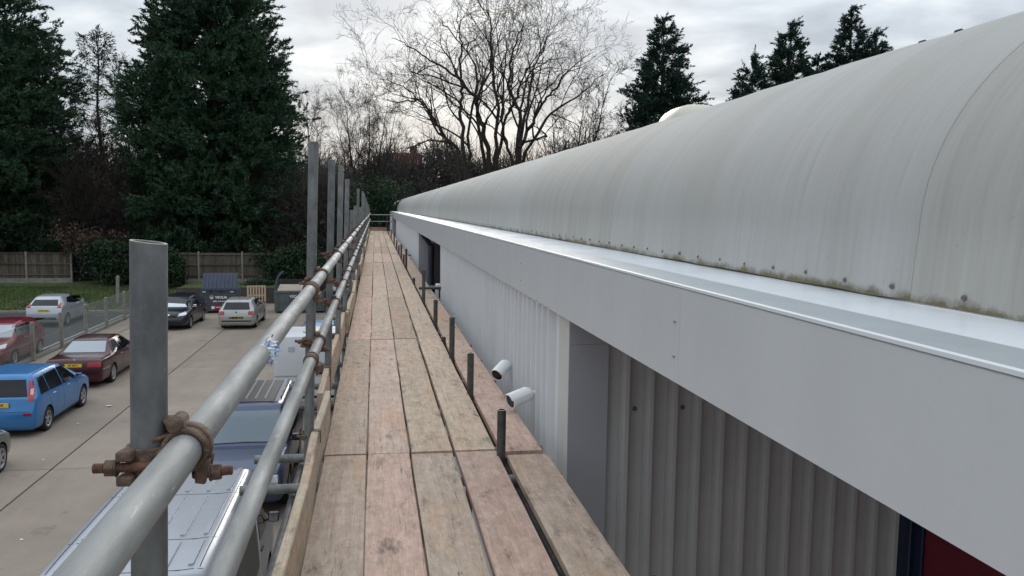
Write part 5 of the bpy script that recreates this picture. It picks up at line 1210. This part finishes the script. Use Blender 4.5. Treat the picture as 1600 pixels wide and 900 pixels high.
def conifer(name, label, loc, H, prof, nbr, npl, nleaf, mt, seed, lsc=1.0, droop=-.25, h0=.06, jit=.16, group='evergreen trees', top=True):
    """prof(t): crown radius at relative height t"""
    rng = np.random.default_rng(seed); root = empty(name, loc); tag(root, label, 'tree', group); segs = []; PP = []; DD = []; LL = []; WW = []
    n = 14; wob = np.cumsum(rng.normal(0, .02 * H / n, (n + 1, 2)), axis=0)
    for i in range(n): segs.append(((wob[i, 0], wob[i, 1], H * i / n), (wob[i + 1, 0], wob[i + 1, 1], H * (i + 1) / n), .020 * H * (1 - i / n) + .03, .020 * H * (1 - (i + 1) / n) + .03))
    ts = np.linspace(0, 1, 200); pr = np.array([prof(t) for t in ts]); cdf = np.cumsum(pr + .06 * pr.max()); cdf /= cdf[-1]
    for b in range(nbr):
        t = h0 + (1 - h0) * np.interp((b + rng.random()) / nbr, cdf, ts); az = b * 2.39996 + rng.normal(0, .35); Rr = prof(t) * rng.uniform(1 - 1.6 * jit, 1 + jit); z0 = t * H
        d = np.array([math.cos(az), math.sin(az)]); c = np.array([np.interp(t * n, np.arange(n + 1), wob[:, 0]), np.interp(t * n, np.arange(n + 1), wob[:, 1])]); k = 5; pts = []
        up = rng.uniform(.05, .42) * (1 if t < .85 else 1.6)
        for i in range(k + 1): s = i / k; r = Rr * s; pts.append(np.array([c[0] + d[0] * r, c[1] + d[1] * r, z0 - Rr * .30 + Rr * up * s + Rr * droop * .3 * s * s + rng.normal(0, .04)]))
        rb = max(.02, .012 * Rr + .012)
        for i in range(k): segs.append((tuple(pts[i]), tuple(pts[i + 1]), rb * (1 - i / k) + .008, rb * (1 - (i + 1) / k) + .008))
        m = max(3, int(npl * (.35 + .65 * Rr / pr.max()))); s = rng.uniform(.30, 1.0, m) ** .75
        C = np.array([np.interp(s * k, np.arange(k + 1), np.array(pts)[:, q]) for q in range(3)]).T + rng.normal(0, 1, (m, 3)) * np.array([.085, .085, .055]) * (Rr + .5) * .9
        out = np.array([d[0], d[1], .35]); pd = out[None] + rng.normal(0, .45, (m, 3)); pd[:, 2] += rng.uniform(-.25, .5, m); pd /= np.linalg.norm(pd, axis=1, keepdims=True)
        pl = rng.uniform(.55, 1.25, m) * lsc                        # plume length
        q = rng.random((m, nleaf)); P = C[:, None] + pd[:, None] * (q * pl[:, None])[..., None] + rng.normal(0, .10, (m, nleaf, 3)) * lsc * (1.15 - q)[..., None]
        D = pd[:, None] + rng.normal(0, .6, (m, nleaf, 3)); L = rng.uniform(.14, .34, (m, nleaf)) * lsc; PP.append(P.reshape(-1, 3)); DD.append(D.reshape(-1, 3)); LL.append(L.ravel())
    if top:
        m = 60; z = H * (1 - .05 * rng.random(m)); P = np.c_[wob[-1, 0] + rng.normal(0, .10, m) * lsc, wob[-1, 1] + rng.normal(0, .10, m) * lsc, z]; PP.append(P); DD.append(np.c_[rng.normal(0, .4, m), rng.normal(0, .4, m), np.ones(m)]); LL.append(rng.uniform(.2, .5, m) * lsc)
    P, D, L = np.concatenate(PP), np.concatenate(DD), np.concatenate(LL); V, F = leaf_quads(P, D, L, L * rng.uniform(.13, .24, len(L)), rng)
    link(bpy.data.objects.new('crown', np_mesh('crown', V, F, mt)), root); V, F = tubes(segs); link(bpy.data.objects.new('trunk', np_mesh('trunk', V, F, M['bark'], True)), root); return root

def lerp_prof(pts):
    a = np.array(pts); return lambda t: float(np.interp(t, a[:, 0], a[:, 1]))
# the two big cypresses behind the fence on the left
b = at(334, 430, 62.5); b.z = .95
conifer('cypress_tree', 'huge dark cypress right of the thin pine, behind the waste bins', b, 26.5, lerp_prof([(0, 2.6), (.06, 3.8), (.15, 4.8), (.35, 5.4), (.52, 5.3), (.66, 4.5), (.80, 3.3), (.93, 1.6), (1, .3)]), 430, 27, 58, M['leyl'], 11, lsc=.88, jit=.16)
b = at(-42, 430, 61.5); b.z = .95
conifer('cypress_tree', 'huge dark cypress cut by the left edge of the photo', b, 25.5, lerp_prof([(0, 3.6), (.06, 5.6), (.2, 6.6), (.45, 6.8), (.58, 6.2), (.72, 4.7), (.90, 2.4), (1, .3)]), 410, 27, 52, M['leyl'], 12, lsc=.88, jit=.16)
# right-hand conifers seen above the roof
def rconifer(px, ptop, Y, Rm, label, seed, shape=None, low=None, nbr=120):
    z = at(px, ptop, Y).z; b = at(px, 300, Y); gz = ground_z(Y); b.z = gz; H = z - gz
    conifer('conifer_tree', label, b, H, lerp_prof(shape or [(0, Rm), (.3, Rm), (.5, Rm * .86), (.7, Rm * .58), (.85, Rm * .32), (.95, Rm * .13), (1, .05)]), int(nbr * 1.7), 22, 46, M['leyl_r'], seed, lsc=.8, h0=.25, jit=.24, group='conifers above the roof')
rconifer(1031, 26, 70, 4.7, 'pointed dark conifer left of the roof skylight dome', 21, nbr=190)
rconifer(1222, 36, 66, 4.0, 'broad dark conifer in the middle above the roof', 22, nbr=170)
rconifer(1168, 88, 63, 3.7, 'lower dark conifer leaning on the middle one above the roof', 23, nbr=130)
rconifer(1318, 10, 67, 3.9, 'tall dark conifer at the right above the roof crest', 24, nbr=170)
rconifer(1355, 46, 65, 3.3, 'shorter conifer joined to the tall one above the roof crest', 25, nbr=130)
rconifer(1268, 86, 69, 3.8, 'low dark conifer between the middle and tall right ones', 26, nbr=130)

def bare_tree(name, label, base, stems, seed, r0=.22, depth=5, minr=.011, density=1.0, spread=.75, mt='bark', group='bare winter trees', wob=.09, taper=.5):
    """stems: list of end points; each stem curves from the base to its end and branches on the way"""
    rr = random.Random(seed); root = empty(name, base); tag(root, label, 'tree', group); S = []; Tw = []
    def grow(p, d, L, r, lev):
        n = 7 if lev == 1 else (5 if lev == 2 else 4); pts = [p]; rads = [r]; q = p.copy(); dd = d.normalized()
        for i in range(n):
            dd = (dd + Vector((rr.gauss(0, wob * 1.9), rr.gauss(0, wob * 1.9), rr.gauss(.025, wob * 1.6)))).normalized(); q = q + dd * (L / n); pts.append(q.copy()); rads.append(max(minr, r * (1 - .70 * (i + 1) / n)))
        emit(pts, rads, L, r, lev)
    def emit(pts, rads, L, r, lev):
        n = len(pts) - 1
        for i in range(n): (S if rads[i] > .028 else Tw).append((tuple(pts[i]), tuple(pts[i + 1]), rads[i], rads[i + 1]))
        if lev >= depth: return
        kids = max(2, int(round((12, 7, 5, 3, 3)[lev] * density * rr.uniform(.75, 1.25))))
        for k in range(kids):
            t0 = .26 if lev == 0 else .22; t = t0 + (1 - t0) * (k + rr.random()) / kids; f = min(t, .999) * n; i = int(f); u = f - i; p = pts[i].lerp(pts[i + 1], u); d = (pts[i + 1] - pts[i]).normalized()
            s = d.orthogonal().normalized(); s.rotate(Matrix.Rotation(rr.uniform(0, 6.283), 3, d)); nd = (d * rr.uniform(.7, 1.0) + s * spread * rr.uniform(.5, 1.05) + Vector((0, 0, .10 if lev == 0 else .03))).normalized()
            rc = (rads[i] * (1 - u) + rads[i + 1] * u) * rr.uniform(.5, .75)
            ln = L * rr.uniform(.19, .35) * (1.15 - .6 * t) if lev == 0 else L * rr.uniform(.45, .72) * (1.1 - .42 * t)
            grow(p, nd, ln, max(minr * (1.5, 1.25, 1.0, .8, .7)[lev], rc), lev + 1)
    for e in stems:
        if isinstance(e, list):                     # a limb given by its own bends
            P = [np.array((Vector(q) - Vector(base))[:]) for q in e[1:]]; P = [np.array((rr.gauss(0, .35), rr.gauss(0, .35), 0.0)) * 1.0 + np.array((P[0][0] * .55, P[0][1] * .55, 0))] + P; n = 5 * (len(P) - 1); pts = []; rads = []
            for i in range(n + 1):
                q = cr(P, i / 5, .45); j = 0 if i in (0, n) else 1; pts.append(Vector(q) + Vector((rr.gauss(0, .09), rr.gauss(0, .12), rr.gauss(0, .07))) * j); rads.append(max(minr, e[0] * (1 - .93 * (i / n) ** .8)))
            emit(pts, rads, sum((b_ - a_).length for a_, b_ in zip(pts, pts[1:])), e[0], 0); continue
        e = Vector(e) - Vector(base); n = 14; pts = [Vector((rr.gauss(0, .15), rr.gauss(0, .15), 0))]; r = r0 * rr.uniform(.75, 1.15) * (0.6 + .4 * min(1, e.length / 20)); rads = [r]
        c1 = Vector((e.x * .46, e.y * .46, e.z * .40)); off = Vector((0, 0, 0))
        for i in range(1, n + 1):
            t = i / n; off += Vector((rr.gauss(0, wob), rr.gauss(0, wob), rr.gauss(0, wob * .6))) * e.length / n * 1.2; p = c1 * (2 * t * (1 - t)) + e * (t * t) + off * (1 if i < n else 1); pts.append(p); rads.append(max(minr, r * (1 - .92 * t)))
        emit(pts, rads, e.length, r, 0)
    V, F = tubes(S); link(bpy.data.objects.new('trunk', np_mesh('trunk', V, F, M[mt], True)), root)
    V, F = tubes(Tw, lambda r: 3); link(bpy.data.objects.new('crown', np_mesh('crown', V, F, M['fine_twig'])), root); return root
def V3(px, py, Y): return tuple(at(px, py, Y))
bs = at(775, 330, 76); bs.z = ground_z(76)
def limb(r, yd, *pts):
    n = len(pts); return [r] + [V3(480 + x / 3, y / 3, 76 + yd * (k + 1) / n) for k, (x, y) in enumerate(pts)]
LIMBS = [limb(.30, -4, (855, 790), (820, 600), (785, 480), (715, 370), (600, 300), (500, 225), (395, 180)),
         limb(.26, 3, (745, 790), (720, 560), (722, 430), (715, 300), (722, 200), (705, 90), (715, 15)),
         limb(.26, -3, (880, 790), (892, 560), (868, 300), (858, 160), (848, 70), (800, 15)),
         limb(.28, 4, (985, 770), (988, 520), (942, 400), (962, 250), (1000, 140), (1040, 20)),
         limb(.28, -2, (992, 770), (1022, 640), (1090, 500), (1150, 430), (1235, 320), (1350, 240)),
         limb(.24, 5, (985, 760), (1038, 450), (1060, 330), (1120, 200), (1185, 90)),
         limb(.24, -5, (735, 780), (640, 630), (565, 520), (470, 420), (330, 360)),
         limb(.25, 1, (835, 790), (802, 600), (795, 470), (850, 330), (866, 200), (905, 60)),
         limb(.20, 3, (700, 760), (600, 600), (535, 470), (430, 480), (345, 460)),
         limb(.22, -4, (892, 790), (930, 560), (972, 480), (1030, 330), (1110, 290), (1260, 270)),
         limb(.22, 6, (765, 790), (752, 640), (792, 340), (735, 230), (640, 110), (600, 60)),
         limb(.20, -6, (960, 780), (915, 600), (925, 380), (935, 200), (960, 80)),
         limb(.22, 2, (1010, 770), (1120, 560), (1240, 470), (1330, 400), (1400, 330))]
bare_tree('bare_tree', 'large spreading bare tree with many stems, centre of the skyline', bs,
          LIMBS, 31, depth=4, minr=.0095, density=.80, spread=.9, wob=.12)
bs = at(880, 330, 71); bs.z = ground_z(71)
bare_tree('bare_tree', 'leaning bare tree in front of the large one, right beside the conifer', bs, [V3(960, 120, 70), V3(915, 160, 72), V3(850, 175, 71), V3(968, 190, 70)], 32, r0=.24, depth=4, minr=.012, density=.9)
bs = at(572, 330, 84); bs.z = ground_z(84)
bare_tree('bare_tree', 'smaller fine-twigged bare tree left of the large bare tree', bs, [V3(545, 150, 84), V3(572, 132, 86), V3(600, 150, 83), V3(520, 190, 85), V3(625, 185, 84), V3(560, 170, 80)], 33, r0=.17, depth=4, minr=.008, density=1.0, spread=.65)
bs = at(478, 330, 80); bs.z = ground_z(80)
bare_tree('bare_tree', 'thin bare tree just right of the big cypress', bs, [V3(470, 130, 80), V3(490, 160, 82), V3(455, 190, 79), V3(510, 200, 81)], 34, r0=.13, depth=4, minr=.008, density=.8, spread=.6)
bs = at(690, 330, 64); bs.z = ground_z(64)
bare_tree('bare_tree', 'low arching bare tree with branches drooping behind the roof end', bs, [V3(600, 275, 62), V3(640, 205, 64), V3(575, 300, 66), V3(720, 220, 66), V3(660, 260, 60)], 35, r0=.15, depth=3, minr=.010, density=.8, wob=.13)
bs = at(245, 330, 66); bs.z = 1
bare_tree('bare_tree', 'bare twiggy tree between the two huge cypresses', bs, [V3(190, 110, 66), V3(215, 150, 67), V3(180, 190, 64), V3(200, 220, 65), V3(150, 200, 66)], 36, r0=.10, depth=3, minr=.013, density=1.0)
bs = at(120, 330, 59.5); bs.z = 1
bare_tree('bare_tree', 'brown bare sapling thicket below the thin pine', bs, [V3(125, 240, 59), V3(150, 215, 60), V3(105, 270, 59), V3(170, 260, 60), V3(185, 290, 60), V3(90, 310, 59)], 37, r0=.07, depth=3, minr=.012, density=1.2)
# thin pine between the cypresses
def pine():
    b = at(160, 330, 63); b.z = 1; zt = at(158, 48, 63).z; H = zt - b.z; rng = np.random.default_rng(8); root = empty('pine_tree', b); tag(root, 'thin sparse pine between the two huge cypresses', 'tree', 'evergreen trees'); segs = []; PP = []; DD = []; n = 16
    for i in range(n): segs.append(((.1 * math.sin(i), 0, H * i / n), (.1 * math.sin(i + 1), 0, H * (i + 1) / n), .16 * (1 - i / n) + .03, .16 * (1 - (i + 1) / n) + .03))
    for k in range(46):
        t = .42 + .57 * k / 46; z = t * H; Rr = (1 - t) * 5.2 + .35; a = k * 2.4; d = np.array([math.cos(a), math.sin(a), .28]); p0 = np.array([0, 0, z]); L = Rr * rng.uniform(.6, 1.1); p = p0
        for i in range(4):
            q = p + d * L / 4 + rng.normal(0, .06, 3); segs.append((tuple(p), tuple(q), .035 * (1 - i / 5), .03 * (1 - (i + 1) / 5))); p = q
            if i > 0:
                for _ in range(3):
                    e = d + rng.normal(0, .7, 3); s = q + e * .35; segs.append((tuple(q), tuple(s), .014, .010)); m = 16; PP.append(s[None] + rng.normal(0, .12, (m, 3))); DD.append(e[None] + rng.normal(0, .8, (m, 3)))
    P = np.concatenate(PP); D = np.concatenate(DD); L = rng.uniform(.14, .30, len(P)); V, F = leaf_quads(P, D, L, L * .14, rng); link(bpy.data.objects.new('crown', np_mesh('crown', V, F, M['leyl']))).parent = root
    V, F = tubes(segs); link(bpy.data.objects.new('trunk', np_mesh('trunk', V, F, M['bark'], True))).parent = root
pine()
# shrubs
def shrub(name, label, lo, hi, n, seed, mt, L=(.10, .22), wid=.34, nst=24, clump=60, group='shrubs by the fences', stem='twig'):
    rng = np.random.default_rng(seed); lo = np.array(lo); hi = np.array(hi); c = (lo + hi) / 2; base = Vector((c[0], c[1], lo[2])); root = empty(name, base); tag(root, label, 'shrub', group)
    C = rng.normal(0, .40, (clump, 3)); C = np.clip(C, -1, 1) * (hi - lo) / 2 + c; P = C[rng.integers(0, clump, n)] + rng.normal(0, 1, (n, 3)) * (hi - lo) * .075; P[:, 2] = np.maximum(P[:, 2], lo[2]); D = rng.normal(0, 1, (n, 3)) + np.array([0, -.3, .3]); l = rng.uniform(*L, n)
    V, F = leaf_quads(P - np.array(base), D, l, l * wid, rng); link(bpy.data.objects.new('foliage', np_mesh('foliage', V, F, M[mt])), root); segs = []
    for i in range(nst):
        p = np.array([rng.uniform(lo[0], hi[0]) * .6 + c[0] * .4, c[1] + rng.normal(0, .2), lo[2]]); q = C[rng.integers(0, clump)]; m = (p + q) / 2 + rng.normal(0, .15, 3); segs += [(tuple(p - np.array(base)), tuple(m - np.array(base)), .03, .022), (tuple(m - np.array(base)), tuple(q - np.array(base)), .022, .01)]
    V, F = tubes(segs); link(bpy.data.objects.new('stem', np_mesh('stem', V, F, M[stem])), root)
def box_px(x0, x1, y0, y1, Y, d): a = at(x0, y1, Y); b = at(x1, y0, Y); return (a.x, Y - d / 2, a.z), (b.x, Y + d / 2, b.z)
shrub('ivy_bush', 'dark ivy bush covering the fence end right of the grass bank', *box_px(118, 272, 372, 445, 56.0, 2.2), 15000, 41, 'ivy', clump=90)
shrub('beech_shrub', 'russet-leaved shrub above the ivy bush by the fence', *box_px(70, 190, 345, 400, 56.6, 1.6), 1200, 42, 'deadleaf', clump=60)
shrub('beech_shrub', 'russet-leaved saplings between the huge cypresses', *box_px(95, 190, 225, 350, 60.0, 2.0), 1500, 47, 'deadleaf', L=(.08, .16), clump=70)
shrub('ivy_bush', 'dark ivy bush above the fence right of the open skip', *box_px(402, 520, 385, 450, 55.5, 2.0), 15000, 43, 'ivy', clump=80)
shrub('ivy_bush', 'low green weeds on the raised ground behind the pallet', *box_px(378, 430, 436, 458, 54.0, 1.0), 2500, 44, 'ivy', clump=40, L=(.08, .16))
shrub('ivy_bush', 'dark evergreen hedge mass at the far end of the deck', *box_px(540, 640, 285, 395, 60.0, 3.0), 24000, 45, 'ivy', clump=140)
shrub('ivy_bush', 'dark undergrowth between post and charcoal hatchback', *box_px(245, 292, 385, 455, 55.0, 1.6), 6000, 46, 'ivy', clump=60)
# brush of bare twigs and the far wood: uncountable masses
def brush(name, label, x0, x1, y0, y1, zt, n, seed, mt, r=.014, seglen=.9, arch=.6, leaves=0):
    rng = np.random.default_rng(seed); x = rng.uniform(x0, x1, n); y = rng.uniform(y0, y1, n); gz = np.array([ground_z(v) for v in y]); h = np.array([zt(a) for a in x]) - gz; segs = []
    z = gz + h * rng.uniform(0, 1, n) ** .9; a = rng.uniform(0, 6.283, n); el = rng.normal(.8, .5, n); L = rng.uniform(.5, 1.5, n) * seglen
    p0 = np.c_[x, y, z]; d = np.c_[np.cos(a) * np.cos(el), np.sin(a) * np.cos(el), np.sin(el)]; p1 = p0 + d * L[:, None]; d2 = d + rng.normal(0, .35, (n, 3)); p2 = p1 + d2 * L[:, None] * .9
    k = r * rng.uniform(.7, 1.8, n); A = [(p0[i], p1[i], k[i], k[i] * .8) for i in range(n)] + [(p1[i], p2[i], k[i] * .8, k[i] * .4) for i in range(n)]; V, F = tubes(A, lambda q: 3); o = link(bpy.data.objects.new(name, np_mesh(name, V, F, M[mt]))); stuff(o); tag(o, label, 'undergrowth')
    if leaves:
        P = np.c_[rng.uniform(x0, x1, leaves), rng.uniform(y0, y1, leaves), np.zeros(leaves)]; g = np.array([ground_z(v) for v in P[:, 1]]); hh = np.array([zt(v) for v in P[:, 0]]) - g; P[:, 2] = g + hh * rng.random(leaves) ** 1.2 * .93; l = rng.uniform(.2, .5, leaves); V, F = leaf_quads(P, rng.normal(0, 1, (leaves, 3)), l, l * .35, rng)
        link(bpy.data.objects.new('dead_leaves', np_mesh('dead_leaves', V, F, M['thicket'])), o)
        stuff(o.children[0])
topz = lambda x: 10.2 + 1.0 * math.sin(x * .31) + .7 * math.sin(x * .83 + 1) + (1.2 if x > 6 else 0)
brush('brushwood', 'brown mass of bare brushwood right of the big cypress', -16, -1.5, 61, 67, lambda x: 7.6 + .8 * math.sin(x * 1.3), 15000, 51, 'twig', leaves=7000)
brush('far_wood', 'dark far wood of bare trees closing the view behind the yard', -75, 62, 88, 104, topz, 52000, 52, 'thicket', r=.03, seglen=1.4, leaves=60000)
brush('brushwood_left', 'brown bare undergrowth behind the timber fence on the left', -42, -14, 60, 66, lambda x: 5.0 + .6 * math.sin(x * 1.7), 15000, 53, 'twig', leaves=9000)
bpy.data.objects['brushwood_left'].name = 'brushwood'
# distant houses seen through the branches
def house(loc, w, d, hw, hr, label, rz=0):
    root = empty('house', loc, rz); tag(root, label, 'house', 'distant houses'); q = MB(); q.box(-w, w, -d, d, -4, hw); q.build('wall', M['render_wall'], root)
    q = MB(); q.prism([(-d - .4, hw - .1), (d + .4, hw - .1), (0, hw + hr)], 0, -w - .3, w + .3); rf = q.build('roof', M['redtile'], root); q = MB(); q.box(w * .5, w * .5 + .9, -.4, .4, hw + hr * .6, hw + hr + 1.0); q.build('chimney', M['render_wall'], rf)
    for x in (-w * .5, w * .5): q = MB(); q.box(x - .6, x + .6, -d - .05, -d - .002, hw - 2.0, hw - .6); win = q.build('window', M['text_white'], root); q = MB(); q.box(x - .5, x + .5, -d - .08, -d - .052, hw - 1.9, hw - .7); q.build('pane', M['glass'], win)
p = at(628, 262, 118); house((p.x, 118, p.z - 2.1), 2.4, 3.5, 1.2, 3.0, 'distant house with red tiled roof behind the bare trees', .1)
